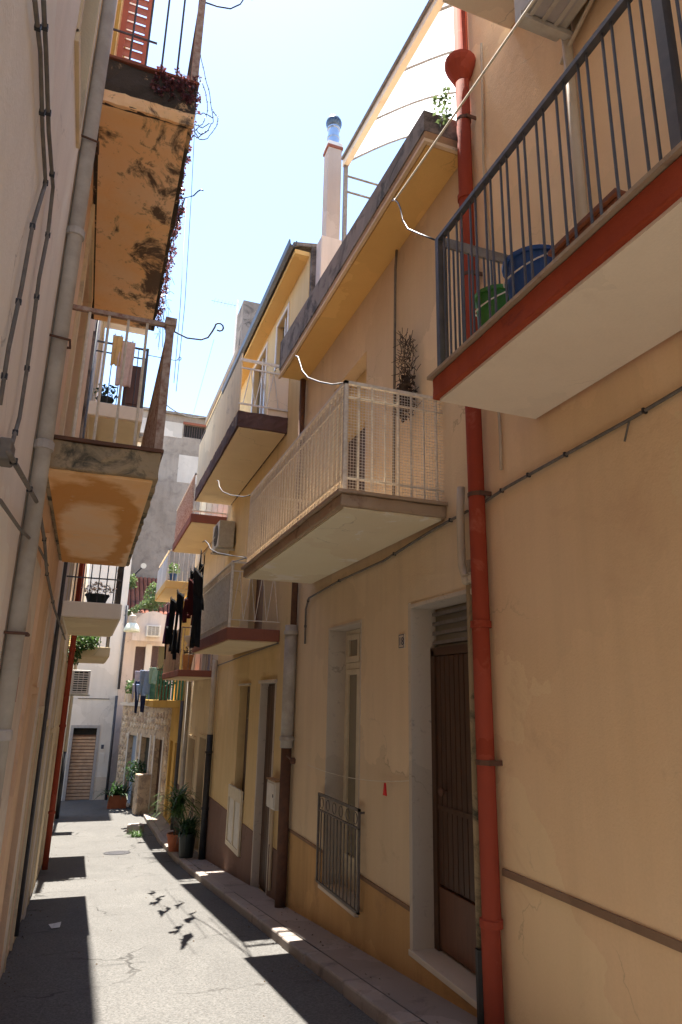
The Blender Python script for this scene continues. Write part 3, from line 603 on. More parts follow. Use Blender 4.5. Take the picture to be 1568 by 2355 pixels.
for i in range(6):
    pts = curl((gX, 6.72+i*.205, -1.112), .055, 0, 360, 'yz', 13)
    obj('scroll', MB().tube(pts, .005, 5), M['grille'], gr)
# balcony
tb = slab(rh2, 1.75, XR, 4.85, 8.5, 1.50, 1.60, M['conc_brown2'], M['soffit_peel'], crumb=.006)
obj('threshold_edge', MB().box(1.72, XR-.003, 4.82, 8.53, 1.603, 1.63), M['conc_brown2'], tb)
zb, zt = 1.70, 2.60
A, B, C_ = (XR,4.90,0), (1.79,4.90,0), (1.79,8.45,0)
for z, wdt, h, nm in ((zt,.035,.028,'top_rail'),(zt-.13,.02,.014,'upper_rail'),(zb+.05,.02,.014,'lower_rail')):
    rail(tb, [(XR,4.90,z), (1.79,4.90,z), (1.79,8.45,z), (XR,8.45,z)], wdt, h, M['iron_cream'], nm)
bars(tb, B, C_, 1.635, zt, run(.10,3.45,.105), .0095, M['iron_cream']); bars(tb, B, A, 1.635, zt, run(.12,.85,.12), .009, M['iron_cream']); bars(tb, (1.79,8.45,0), (XR,8.45,0), 1.635, zt, run(.12,.85,.12), .0075, M['iron_cream'])
for y in (4.90, 8.45): obj('corner_post', MB().box(1.775,1.805,y-.015,y+.015,1.635,zt+.01), M['iron_cream'], tb)
mb = MB(); q = .0013
yy = 4.92
while yy < 8.43: mb.box(1.775-q, 1.775+q, yy-q, yy+q, 1.66, zt-.02); yy += .036
zz = 1.66
while zz < zt-.02: mb.box(1.775-q, 1.775+q, 4.9, 8.43, zz-q, zz+q); zz += .036
q = .0015; xx = 1.81
while xx < XR-.02: mb.box(xx-q, xx+q, 4.885-q, 4.885+q, 1.66, zt-.02); xx += .026
zz = 1.66
while zz < zt-.02: mb.box(1.79, XR, 4.885-q, 4.885+q, zz-q, zz+q); zz += .026
obj('wire_netting', mb, M['mesh'], tb, kind='stuff')
hook(tb, (1.79,4.9,zt), [wx(765,884,1.79), wx(735,878,1.79), wx(708,868,1.79), wx(695,852,1.79), wx(690,835,1.79), wx(685,820,1.79), wx(680,818,1.79)], .012, M['iron_dark'])
hook(tb, (1.79,8.45,zt), [wx(560,1142,1.79), wx(530,1138,1.79), wx(512,1130,1.79), wx(504,1118,1.79), wx(503,1106,1.79), wx(499,1104,1.79)], .012, M['iron_dark'])
dr = obj('balcony_door', MB().box(XR+.22, XR+.27, 6.7, 7.85, 1.66, 3.3), M['wood_dark'], rh2); obj('shutter_box', MB().box(XR+.16, XR+.22, 6.7, 7.85, 3.3, 4.0), M['r_ochre'], dr)
# eave, fascia, terrace parapet
ev = obj('eave', MB().box(2.28, XR, 4.34, 9.25, 4.79, 4.9), M['conc_brown'], rh2, bevel=.01)
obj('soffit', MB().box(2.315, XR-.002, 4.375, 9.215, 4.775, 4.80), M['soffit_ochre'], ev)
obj('drip_edge', MB().box(2.265, 2.30, 4.325, 9.265, 4.765, 4.80).box(2.30, XR, 4.325, 4.36, 4.765, 4.80), M['r_tan'], ev)
obj('parapet', MB().prism([(4.34,4.9),(9.25,4.9),(9.25,5.38),(4.34,5.12)], 'x', 2.272, 2.42).prism([(2.43,4.9),(6.5,4.9),(6.5,5.2),(2.43,5.12)], 'y', 4.34, 4.48), M['conc_dark'], rh2)
pipe(rh2, [wx(912,575,2.66), wx(909,620,2.66), (2.665,5.86,1.64)], .014, M['cable'], 'conduit')
pipe(rh2, [(2.63,9.13,4.75),(2.63,9.13,1.0)], .045, M['rust']); pm = pipe(rh2, [(2.61,9.16,1.0),(2.61,9.16,-.62)], .085, M['greypipe'], collars=[(2.61,9.16,.9),(2.61,9.16,-.5)])
pipe(rh2, [(2.61,9.16,-.6),(2.61,9.16,-2.62)], .07, M['rust'])
obj('pipe_clip', MB().tube([(2.6,9.1,-.72),(2.52,8.55,-.73)], .012, 6).lathe((2.52,8.53,-.77), [(.02,0),(.035,.02),(.035,.06),(.02,.08)], 10), M['rust'], pm)
# service pipe with taps at the seam between the two houses
sp = pipe(rh2, [(2.645,4.42,-2.05),(2.645,4.42,.86),(2.645,4.40,1.05)], .03, M['conc_moss'], 'service_pipe', n=8)
pts = [wx(1060,1120,2.62), wx(1058,1180,2.62), wx(1062,1300,2.62), wx(1070,1330,2.62), wx(1088,1335,2.64)]
obj('elbow_pipe', MB().tube(pts, .032, 10), M['palepipe'], sp, smooth=True); obj('pipe_stub', MB().tube([(2.64,4.40,-2.05),(2.64,4.40,-1.55)], .045, 10), M['black'], sp)
for p in ((1072,1335),(1086,1330),(1092,1360)):
    c = wx(*p, 2.6); obj('tap', MB().lathe(c, [(.02,-.03),(.035,-.015),(.035,.02),(.018,.03),(.03,.045)], 8), M['palepipe'], sp)

# --- ochre house
rh3 = house('ochre_house', 'ochre house with dark brown base and two stacked balconies beyond tan house', 'r', 9.27, 15.3, 7.15, M['r_ochre'],
            [(10.19,11.10,-2.75,.27), (11.92,12.75,-1.72,.22), (10.5,11.25,5.95,6.85), (12.1,13.2,4.6,6.9), (11.3,12.4,1.05,3.3)], .25, slope=.9)
for a, b, t in ((9.27,10.15,-1.98),(11.14,11.90,-1.98),(11.9,13.1,-2.5),(13.1,15.3,-1.98)): obj('plinth', MB().box(XR-.014, XR+.01, a, b, -3.8, t), M['plinth'], rh3)
o = obj('door_surround', MB().box(XR-.01, XR+.2, 11.08, 11.14, -2.74, .27).box(XR-.01, XR+.2, 10.15, 10.21, -2.74, .27).box(XR-.04, XR+.2, 10.12, 11.17, .24, .29), M['marble'], rh3)
dr = obj('front_door', MB().box(XR+.12, XR+.17, 10.21, 11.08, -2.74, .24), M['wood_dark'], rh3)
for i in range(6): obj('board', MB().box(XR+.10, XR+.12, 10.23+i*.14, 10.36+i*.14, -2.7, .2), M['wood_dark'], dr, bevel=.004)
obj('doorstep', MB().box(XR-.06, XR+.1, 10.1, 11.2, -2.80, -2.745), M['marble_white'], rh3)
o = obj('window', MB().box(XR+.14, XR+.2, 11.92, 12.75, -1.72, .22), M['wood_grey'], rh3); obj('pane', MB().box(XR+.12, XR+.139, 12.02, 12.6, -.35, .1), M['glass'], o)
obj('lintel', MB().box(XR-.03, XR+.2, 11.88, 12.79, .225, .26), M['marble'], rh3)
sh = obj('shutter', MB().box(XR-.05, XR-.015, 11.94, 12.02, -2.49, -1.5).box(XR-.05, XR-.015, 12.95, 13.03, -2.49, -1.5).box(XR-.05, XR-.015, 12.45, 12.52, -2.41, -1.7).box(XR-.05, XR-.015, 12.02, 12.95, -2.49, -2.41).box(XR-.05, XR-.015, 12.02, 12.95, -1.7, -1.5), M['wood_cream'], rh3, label='cream shutter leaning on the plinth')
for a in (12.03, 12.53): obj('shutter_panel', MB().box(XR-.032, XR-.018, a-.005, a+.42, -2.41, -1.7), M['white_plastic'], sh)
rb2 = slab(rh3, 1.88, XR, 10.1, 13.6, .84, 1.02, M['edge_redbrown'], M['soffit_tan'])
zt = 2.02
for z, wd in ((zt,.035),(zt-.14,.018),(1.14,.018)): rail(rb2, [(XR,10.15,z),(1.92,10.15,z),(1.92,13.55,z)], wd, wd*.7, M['iron_cream'], 'rail')
bars(rb2, (1.92,10.15,0), (1.92,13.55,0), 1.02, zt, run(.1,3.3,.11), .008, M['iron_cream'])
mb = MB()
for i in range(4):
    a = 1.95+i*.18; mb.tube([(a,10.15,1.14),(a+.09,10.15,zt-.14)], .006, 5); mb.tube([(a+.09,10.15,zt-.14),(a+.18,10.15,1.14)], .006, 5)
obj('lattice', mb, M['iron_cream'], rb2); obj('corner_post', MB().box(1.9,1.94,10.13,10.17,1.02,zt+.02), M['iron_cream'], rb2)
obj('privacy_sheet', MB().box(1.945, 1.95, 10.25, 13.5, 1.1, zt-.12), M['white_plastic'], rb2); obj('end_panel', MB().box(1.95, 2.08, 10.165, 10.18, 1.05, zt-.02), M['r_ochre'], rb2)
hook(rb2, (1.92,10.15,zt), [wx(570,1282,1.8), wx(530,1277,1.75), wx(500,1271,1.7), wx(484,1262,1.66), wx(479,1250,1.64), wx(472,1243,1.62), wx(466,1246,1.6)], .013, M['iron_dark'])
o = obj('balcony_door', MB().box(XR+.12, XR+.16, 11.3, 12.4, 1.05, 3.3), M['wood_brown'], rh3)
rb3 = slab(rh3, 1.85, XR, 10.2, 14.9, 4.28, 4.56, M['edge_dark'], M['soffit_tan'], crumb=.009)
zt = 5.5
obj('parapet_panel', MB().box(1.86, 1.885, 10.24, 14.88, 4.58, 5.62), M['r_beige'], rb3)
rail(rb3, [(1.87,10.24,zt),(XR,10.24,zt)], .04, .04, M['iron_white'], 'top_rail'); rail(rb3, [(1.87,10.24,zt-.15),(XR,10.24,zt-.15)], .025, .025, M['iron_white'], 'upper_rail'); rail(rb3, [(1.87,10.24,4.7),(XR,10.24,4.7)], .025, .025, M['iron_white'], 'lower_rail')
mb = MB()
for i in range(3):
    a = 1.93+i*.2; mb.tube([(a,10.24,4.7),(a+.1,10.24,zt-.15)], .009, 5); mb.tube([(a+.1,10.24,zt-.15),(a+.2,10.24,4.7)], .009, 5)
obj('lattice', mb, M['iron_white'], rb3); obj('end_wall', MB().box(2.36, XR, 10.26, 10.32, 4.56, 5.35), M['cream_clean'], rb3)
mb = MB(); k = 0
for i in range(46): mb.tube([(1.872, 10.3+i*.1, 5.62), (1.872, 10.3+i*.1, 5.74)], .004, 4)
mb.tube([(1.872,10.25,5.74),(1.872,14.85,5.74)], .008, 5); obj('edge_wire', mb, M['iron_dark'], rb3)
for a, b, c_, d in ((10.5,11.25,5.95,6.85),(12.1,13.2,4.6,6.9)):
    o = obj('window', MB().box(XR+.1, XR+.14, a, b, c_, d), M['glass'], rh3)
    obj('window_frame', MB().box(XR-.02, XR+.12, a-.07, a-.001, c_, d+.07).box(XR-.02, XR+.12, b+.001, b+.07, c_, d+.07).box(XR-.02, XR+.12, a, b, d+.001, d+.07).box(XR+.04, XR+.09, (a+b)/2-.03, (a+b)/2+.03, c_, d), M['iron_white'], o)
ev = obj('eave', MB().box(2.45, XR, 9.3, 15.3, 7.1, 7.18), M['soffit_ochre'], rh3)
obj('gutter', MB().prism([(2.33,7.30),(2.345,7.20),(2.40,7.16),(2.455,7.20),(2.47,7.30),(2.45,7.30),(2.44,7.22),(2.40,7.19),(2.36,7.22),(2.35,7.30)], 'y', 9.25, 15.3), M['iron_dark'], rh3)
obj('roof', MB().prism([(2.42,7.24),(7.6,8.15),(7.6,8.25),(2.42,7.31)], 'y', 9.3, 15.3), M['conc_dark'], rh3)
pipe(rh3, [(2.61,15.1,-.75),(2.61,15.1,.8)], .06, M['palepipe']); pipe(rh3, [(2.61,15.1,-3.25),(2.61,15.1,-.75)], .065, M['black'], collars=[(2.61,15.1,-1.1),(2.61,15.1,-2.2)])
obj('party_wall', MB().box(2.71, 3.6, 9.18, 9.262, 4.96, 7.2), M['conc_dark'], rh3)
ch = obj('chimney', MB().box(2.90,3.14,9.06,9.30,7.25,9.20), M['chim'], rh3)
obj('chimney_base', MB().box(2.78,3.55,8.90,9.17,5.6,7.249), M['pinkish'], ch); obj('chimney_band', MB().box(2.88,3.16,9.04,9.32,9.201,9.25), M['edge_redbrown'], ch); obj('chimney_cap', MB().box(2.89,3.15,9.05,9.31,9.251,9.33), M['white'], ch)
fl = obj('flue', MB().lathe((3.02,9.18,9.331), [(.10,0),(.10,.16),(.112,.165),(.112,.20),(.096,.205),(.096,.36),(.115,.365),(.115,.39)], 20), M['steel'], ch, smooth=False)
mb = MB()
for i in range(18):
    a = 2*math.pi*i/18; pts = []
    for j in range(7):
        u = j/6; r_ = (.08+.06*math.sin(math.pi*(.12+.80*u))); an = a+u*.7; pts.append((3.02+r_*math.cos(an), 9.18+r_*math.sin(an), 9.725+.22*u))
    for j in range(6):
        p0, p1 = Vector(pts[j]), Vector(pts[j+1]); an = a+.33; t_ = Vector((-math.sin(a+j/6*.7), math.cos(a+j/6*.7), 0))*.03
        mb.face([p0-t_, p0+t_*.4, p1+t_*.4, p1-t_])
mb.lathe((3.02,9.18,9.925), [(.10,0),(.07,.03),(.0,.045)], 16)
obj('turbine_cowl', mb, M['cowl'], fl)

# --- beige house
rh4 = house('beige_plastered_house', 'beige house with brown base and red edged balconies beyond ochre house', 'r', 15.32, 20.3, 8.4, M['r_beige'],
            [(16.0,16.9,-3.3,-.9), (17.6,18.6,-3.4,-1.0), (16.2,17.4,.6,2.8)], .25)
for a, b in ((15.32,15.98),(16.92,17.58),(18.62,20.3)): obj('plinth', MB().box(XR-.014,XR+.01,a,b,-4,-2.3), M['plinth'], rh4)
for a, b, c_, d, m in ((16.0,16.9,-3.3,-.9,'wood_grey'),(17.6,18.6,-3.4,-1.0,'wood_brown'),(16.2,17.4,.6,2.8,'grey_metal')):
    o = obj('door', MB().box(XR+.12, XR+.17, a, b, c_, d), M[m], rh4); obj('door_frame', uframe(a, b, c_, d, .07, XR-.02, XR+.1), M['r_beige'], o)
rb4 = slab(rh4, 1.86, XR, 15.4, 18.7, .44, .58, M['edge_redbrown'], M['soffit_tan'])
obj('parapet_panel', MB().box(1.875,1.9,16.2,18.68,.582,1.42), M['conc_brown'], rb4)
rail(rb4, [(XR,15.45,1.5),(1.9,15.45,1.5),(1.9,18.65,1.5)], .03, .025, M['iron_rail'], 'top_rail'); bars(rb4, (XR,15.45,0), (1.9,15.45,0), .58, 1.5, run(.1,.75,.13), .008, M['iron_rail']); bars(rb4, (1.9,15.45,0), (1.9,18.65,0), .58, 1.5, run(.1,3.1,.13), .008, M['iron_rail'])
rb6 = slab(rh4, 1.86, XR, 15.4, 19.0, 3.92, 4.12, M['edge_redbrown'], M['soffit_tan'])
rail(rb6, [(XR,15.45,4.2),(1.9,15.45,4.2)], .03, .03, M['iron_cream'], 'lower_rail'); rail(rb6, [(XR,15.45,5.1),(1.9,15.45,5.1),(1.9,18.95,5.1)], .035, .03, M['iron_cream'], 'top_rail')
bars(rb6, (1.9,15.45,0), (1.9,18.95,0), 4.12, 5.1, run(.05,3.5,.14), .009, M['iron_rail']); bars(rb6, (XR,15.45,0), (1.9,15.45,0), 4.12, 5.1, run(.1,.75,.13), .009, M['iron_cream'])
pipe(rh4, [(2.6,18.7,-3.4),(2.6,18.7,.4)], .055, M['greypipe']); pipe(rh4, [(2.6,19.9,-3.4),(2.6,19.9,-.1)], .05, M['iron_dark'])
obj('roof_block', MB().box(2.78,3.5,15.6,16.4,8.4,10.1), M['conc_dark'], rh4); obj('parapet', MB().box(2.66,2.9,15.32,20.3,8.401,8.6), M['grey'], rh4)

# --- yellow house, with a terrace over the lane
rh5 = house('yellow_house', 'deep yellow house at the bend with green slatted balcony', 'r', 20.32, 23.0, 3.0, M['yellow'], [(20.7,21.5,-3.5,-1.3), (22.0,22.7,-3.5,-1.3)], .2)
for a, b in ((20.7,21.5),(22.0,22.7)): obj('door', MB().box(XR+.1, XR+.15, a, b, -3.5, -1.3), M['wood_brown'], rh5)
gb = slab(rh5, 1.85, XR, 20.4, 23.4, -.28, -.10, M['yellow'], M['yellow'])
rail(gb, [(XR,20.45,.75),(1.9,20.45,.75),(1.9,23.35,.75)], .03, .03, M['iron_dark'], 'top_rail')
k = 0
for a in run(.06,.76,.088):
    obj('slat', MB().box(XR-a-.027, XR-a+.027, 20.44, 20.455, -.09, .72), M['green_slat'], gb)
for a in run(.1,2.8,.11): obj('slat', MB().box(1.885,1.90,20.45+a-.035,20.45+a+.035,-.09,.72), M['green_slat'], gb)
rb5 = slab(rh5, 1.86, XR, 20.1, 23.2, 3.06, 3.28, M['soffit_ochre'], M['soffit_tan'])
obj('parapet_panel', MB().box(1.87,1.90,20.12,23.18,3.282,4.05), M['white'], rb5); rail(rb5, [(XR,20.15,4.2),(1.9,20.15,4.2),(1.9,23.15,4.2)], .035, .03, M['iron_white'], 'top_rail')
bars(rb5, (XR,20.15,0), (1.9,20.15,0), 3.28, 4.2, run(.08,.78,.14), .010, M['iron_white'])

# ================================================================== THE END OF THE LANE
# stone clad house, its face swinging out from (2.7, 23.0) to (1.45, 27.9)
SA, SB = Vector((2.70, 23.02, 0)), Vector((1.45, 27.9, 0)); sd = (SB-SA); SLEN = sd.length; sd.normalize(); sn = Vector((-sd.y, sd.x, 0))   # towards the lane
if sn.x > 0: sn = -sn
def sf(u, v, d): p = SA + sd*u - sn*d; return (p.x, p.y, v)
def sbox(mb, u0, u1, v0, v1, d0, d1):
    k = len(mb.v); mb.v += [Vector(sf(*q)) for q in ((u0,v0,d0),(u1,v0,d0),(u1,v0,d1),(u0,v0,d1),(u0,v1,d0),(u1,v1,d0),(u1,v1,d1),(u0,v1,d1))]
    mb.f += [tuple(k+i for i in q) for q in ((0,3,2,1),(4,5,6,7),(0,1,5,4),(1,2,6,5),(2,3,7,6),(3,0,4,7))]; return mb
sh_ = thing('stone_house', 'low stone clad house with terrace and blue grey door at the bend', 'house', (2.6, 25.5, zr(25)))
mb = MB().panel(sf, 0, SLEN, -5, -.32, [(.55,1.25,-3.6,-1.35), (1.75,2.6,-2.55,-1.35), (3.1,4.0,-3.64,-1.35)], .25)
mb.face([sf(0,-5,0), sf(0,-5,3), sf(0,-.32,3), sf(0,-.32,0)]); mb.face([sf(SLEN,-5,0), sf(SLEN,-5,3), sf(SLEN,-.32,3), sf(SLEN,-.32,0)]); mb.face([sf(0,-.32,0), sf(SLEN,-.32,0), sf(SLEN,-.32,3), sf(0,-.32,3)])
obj('wall', mb, M['stone'], sh_)
obj('cornice', sbox(MB(), -.05, SLEN+.05, -.34, -.22, -.10, .12), M['marble_white'], sh_)
obj('parapet', sbox(MB(), 2.2, SLEN, -.22, .55, 0, .14), M['stone'], sh_)
for a, b, c_, d, m in ((.55,1.25,-3.6,-1.35,'wood_dark'),(1.75,2.6,-2.55,-1.35,'glass'),(3.1,4.0,-3.64,-1.35,'bluegrey')):
    o = obj('door' if c_ < -3 else 'window', sbox(MB(), a, b, c_, d, .16, .2), M[m], sh_)
    for q0, q1 in ((a-.12, a-.001), (b+.001, b+.12)): obj('jamb', sbox(MB(), q0, q1, c_, d+.1, -.02, .2), M['marble_white'], o)
obj('stone_pier', sbox(MB(), 1.3, 1.7, -4.2, -2.45, -.42, -.01), M['stone'], sh_, bevel=.03)
# individual stones of the cladding that stand proud
srcs = []
for i in range(8):
    mb = MB(); n = rnd.choice((5,6,6,7)); poly = [(.13*rnd.uniform(.75,1.1)*math.cos(2*math.pi*k/n+rnd.uniform(-.2,.2)), .10*rnd.uniform(.75,1.1)*math.sin(2*math.pi*k/n)) for k in range(n)]
    k0 = len(mb.v); mb.v += [sd*p[0] + Vector((0,0,p[1])) for p in poly] + [sd*p[0]*.8 + Vector((0,0,p[1]*.8)) + sn*.03 for p in poly]
    mb.f.append(tuple(range(n, 2*n))); mb.f += [(q, (q+1) % n, n+(q+1) % n, n+q) for q in range(n)]; srcs.append(mb)
so_ = {}; cnt = 0
sm = [plaster('cladding_stone_%d' % i, c1, tuple(x*.85 for x in c1), stain=tuple(x*.6 for x in c1), thr=.6, sscale=7, streak=.1) for i, c1 in enumerate(((.62,.46,.30),(.50,.38,.27),(.66,.54,.40),(.42,.31,.22)))]
v = -3.6
while v < -.45:
    u = .1+rnd.uniform(0,.15)
    while u < SLEN-.1:
        if not any(a-.2 < u < b+.2 and c_-.1 < v < d+.2 for a, b, c_, d in ((.55,1.25,-4,-1.35),(1.75,2.6,-2.55,-1.35),(3.1,4.0,-4,-1.35))) and cnt < 190:
            i = rnd.randrange(8); c = Vector(sf(u, v, -.002))
            if i not in so_:
                b_ = srcs[i]; b_.v = [p+c for p in b_.v]; so_[i] = obj('stone', b_, sm[i % 4], sh_, base=c)
            else: inst(so_[i], c, sh_)
            cnt += 1
        u += .27+rnd.uniform(-.02,.05)
    v += .2
# white house closing the view
wh = thing('white_house', 'white plastered house with brown roller shutter closing the lane', 'house', (0, 29, zr(28.5)))
WYY = 28.5
def wf(u, v, d): return (u, WYY+d, v)
g0, g1 = -.22, .62
wmb = MB().panel(wf, -7, 1.22, -5, 10.5, [(g0,g1,-3.9,-1.2)], .2)
wmb.face([wf(1.22,-5,0), wf(1.22,-5,5), wf(1.22,10.5,5), wf(1.22,10.5,0)]); wmb.face([wf(-7,10.5,0), wf(1.22,10.5,0), wf(1.22,10.5,5), wf(-7,10.5,5)]); wmb.face([wf(-7,-5,5), wf(1.22,-5,5), wf(1.22,10.5,5), wf(-7,10.5,5)])
obj('wall', wmb, M['white'], wh); obj('shade_eave', MB().box(-7.1, 1.24, WYY-.75, WYY+5, 10.5, 10.65), M['conc_dark'], wh)  # eave added out of view so the house shades more of the lane
rs = obj('roller_shutter', MB().box(g0, g1, WYY+.16, WYY+.2, -3.9, -1.2), M['wood_brown'], wh); src = None; z = -3.74
while z < -1.5:
    c = Vector((.2, WYY+.16, z))
    if src is None: src = obj('slat', MB().box(g0+.01, g1-.01, WYY+.135, WYY+.16, z, z+.094), M['shutter_metal'], rs, bevel=.014, base=c)
    else: inst(src, c, rs)
    z += .118
obj('shutter_box', MB().box(g0, g1, WYY+.13, WYY+.16, -1.45, -1.2), M['dark_hole'], rs)
obj('shutter_frame', MB().box(g1, g1+.1, WYY-.03, WYY+.18, -3.75, -1.1).box(g0-.1, g0, WYY-.03, WYY+.18, -3.75, -1.1).box(g0, g1, WYY-.03, WYY+.1, -1.2, -1.1), M['grey_metal'], wh)
obj('base_course', MB().box(.73, 1.22, WYY-.012, WYY+.01, -4, -2.95), M['marble'], wh)
obj('plaque', MB().box(.80, .96, WYY-.02, WYY-.001, -2.0, -1.75), M['white_plastic'], wh); obj('plaque_emblem', MB().box(.83, .93, WYY-.024, WYY-.0201, -1.95, -1.80), M['ink'], bpy.data.objects['plaque'])
obj('meter_flap', MB().box(.78, 1.0, WYY-.015, WYY-.001, -2.45, -2.1), M['white'], wh, bevel=.01); obj('cable_trunking', MB().box(-.2, .95, WYY-.02, WYY-.001, -.14, -.11), M['cable'], wh)
pipe(wh, [(1.2,28.44,-3.75),(1.2,28.44,.0)], .05, M['iron_dark']); pipe(wh, [(1.24,28.44,.25),(1.24,28.44,3.5)], .05, M['iron_dark'])
# rose house set back above the terrace
ro = thing('rose_house', 'rose plastered house with brown shutters above the stone terrace', 'house', (3, 30, zr(28)))
def rf(u, v, d): return (u, 29.0+d, v)
mb = MB().panel(rf, 1.25, 6.5, -5, 3.3, [(1.75,2.15,-.2,1.95),(2.4,3.0,-.2,2.0)], .2)
mb.face([rf(1.25,3.3,0), rf(6.5,3.3,0), rf(6.5,3.3,5), rf(1.25,3.3,5)]); obj('wall', mb, M['pinkish'], ro)
louvre(ro, lambda u, v, d: (u, 29.1-d, v), 1.76, 2.14, -.18, 1.94, M['shutter_brown'], .09); louvre(ro, lambda u, v, d: (u, 29.1-d, v), 2.41, 2.68, -.18, 1.98, M['shutter_brown'], .09)
obj('pane', MB().box(2.69, 2.99, 29.14, 29.16, -.2, 2.0), M['glass'], ro); obj('door_jamb', MB().box(2.16, 2.38, 28.96, 29.0, -.2, 2.05), M['white'], ro)
mb = MB()   # curved gable
poly = [(1.55,2.15)] + [(1.55+1.5*(.5-.5*math.cos(math.pi*i/10)), 2.6+.75*math.sin(math.pi*i/10)) for i in range(11)] + [(3.05,2.15)]
mb.prism(poly, 'y', 28.55, 28.62); obj('curved_gable', mb, M['pinkish'], ro)
# grey building rising behind, and the hillside house wall beside it
tg = thing('tall_grey_building', 'tall weathered grey building rising behind the end of the lane', 'building', (4, 34, zr(28)))
def gf(u, v, d): return (u, 33+d, v)
W0, W1 = wy(424,975,33), wy(476,1012,33)
mb = MB().panel(gf, 1.15, 14, -5, 13.9, [(W0.x, W1.x, W1.z, W0.z)], .2)
mb.face([gf(1.15,-5,0), gf(1.15,-5,6), gf(1.15,13.9,6), gf(1.15,13.9,0)]); mb.face([gf(1.15,13.9,0), gf(14,13.9,0), gf(14,13.9,6), gf(1.15,13.9,6)]); mb.face([gf(1.15,-5,6), gf(14,-5,6), gf(14,13.9,6), gf(1.15,13.9,6)]); mb.face([gf(14,-5,0), gf(14,-5,6), gf(14,13.9,6), gf(14,13.9,0)])
obj('wall', mb, M['grey'], tg)

o = obj('window', MB().box(W0.x, W1.x, 33.14, 33.18, W1.z, W0.z), M['dark_hole'], tg)
bars(o, (W0.x,33.02,0), (W1.x,33.02,0), W1.z, W0.z, run(.06, W1.x-W0.x-.06, .12), .012, M['shutter_brown'], 'bar'); obj('window_lintel', MB().box(W0.x-.06, W1.x+.06, 32.95, 33.0, W0.z, W0.z+.12), M['edge_redbrown'], o)
pa = wy(412,1045,33), wy(440,1112,33); obj('limewash_patch', MB().box(pa[0].x, pa[1].x+.4, 32.985, 33.0, pa[1].z, pa[0].z), M['greywhite'], tg)
pa = wy(372,960,33), wy(425,1005,33); obj('limewash_band', MB().box(1.16, W0.x-.07, 32.986, 33.0, W1.z-.1, 13.5), M['greywhite'], tg)
obj('roof_edge', MB().box(1.1, 14.05, 32.85, 33.2, 13.9, 14.02), M['conc_dark'], tg)
hw = thing('background_house', 'pale house wall glimpsed between left balcony and grey building', 'house', (0, 36, zr(28)))
obj('wall', MB().box(-3, 1.5, 36, 41, -5, 9.0), M['greywhite'], hw)
rw = thing('tiled_roof', 'dark tiled roof behind the rose house under green shrubs', 'roof', (2, 31, 3))
obj('roof_tiles', MB().prism([(29.3,3.3),(32.9,5.4),(32.9,3.3)], 'x', .9, 3.4), M['edge_dark'], rw)
src = None
for j in range(11):
    for i in range(13):
        c = Vector((.95+i*.19, 29.4+j*.32, 3.39+j*.32*.583))
        if src is None:
            mb = MB()
            for q in range(4):
                a0, a1 = math.pi*q/4, math.pi*(q+1)/4
                mb.face([c+Vector((-.085*math.cos(a0), -.18, .06*math.sin(a0)-.105)), c+Vector((-.085*math.cos(a1), -.18, .06*math.sin(a1)-.105)), c+Vector((-.085*math.cos(a1), .18, .06*math.sin(a1)+.105)), c+Vector((-.085*math.cos(a0), .18, .06*math.sin(a0)+.105))])
            src = obj('tile', mb, M['edge_redbrown'], rw, base=c)
        else: inst(src, c, rw)

# ================================================================== THINGS ON AND AROUND THE HOUSES
def leaf_cloud(mb, c, rad, n, size, rs=None, droop=0):
    rs = rs or rnd
    for _ in range(n):
        while True:
            p = Vector((rs.uniform(-1,1), rs.uniform(-1,1), rs.uniform(-1,1)))
            if p.length < 1: break
        p = Vector((p.x*rad[0], p.y*rad[1], p.z*rad[2])) + Vector(c)
        d = Vector((rs.uniform(-1,1), rs.uniform(-1,1), rs.uniform(-.7,.7)-droop)).normalized(); s_ = d.cross(Vector((rs.uniform(-1,1), rs.uniform(-1,1), rs.uniform(-1,1)))).normalized()
        l = size*rs.uniform(.6,1.3); wd = l*rs.uniform(.25,.42)
        mb.face([p, p+d*l*.5+s_*wd, p+d*l, p+d*l*.5-s_*wd])
    return mb
def strap(mb, base, ang, length, rise, bend, wd, seg=5):
    h = Vector((math.cos(ang), math.sin(ang), 0)); s_ = Vector((-math.sin(ang), math.cos(ang), 0)); pr = None
    for i in range(seg+1):
        t = i/seg; p = Vector(base) + h*(length*(t*math.cos(rise)+bend*t*t*.3)) + Vector((0,0,length*(math.sin(rise)*t - bend*t*t)))
        w_ = wd*(1-.9*t**1.6)*.5+.001; cur = (p-s_*w_, p+s_*w_)
        if pr: mb.face([pr[0], pr[1], cur[1], cur[0]])
        pr = cur
def pot(name, label, c, r, h, m, taper=.72, group=None):
    t = thing(name, label, 'potted plant', c, group)
    p = obj('pot', MB().lathe(c, [(r*taper,0),(r,h*.86),(r*1.08,h*.86),(r*1.08,h),(r*.94,h),(r*.92,h*.9),(.01,h*.88)], 20), m, t, smooth=False); return t
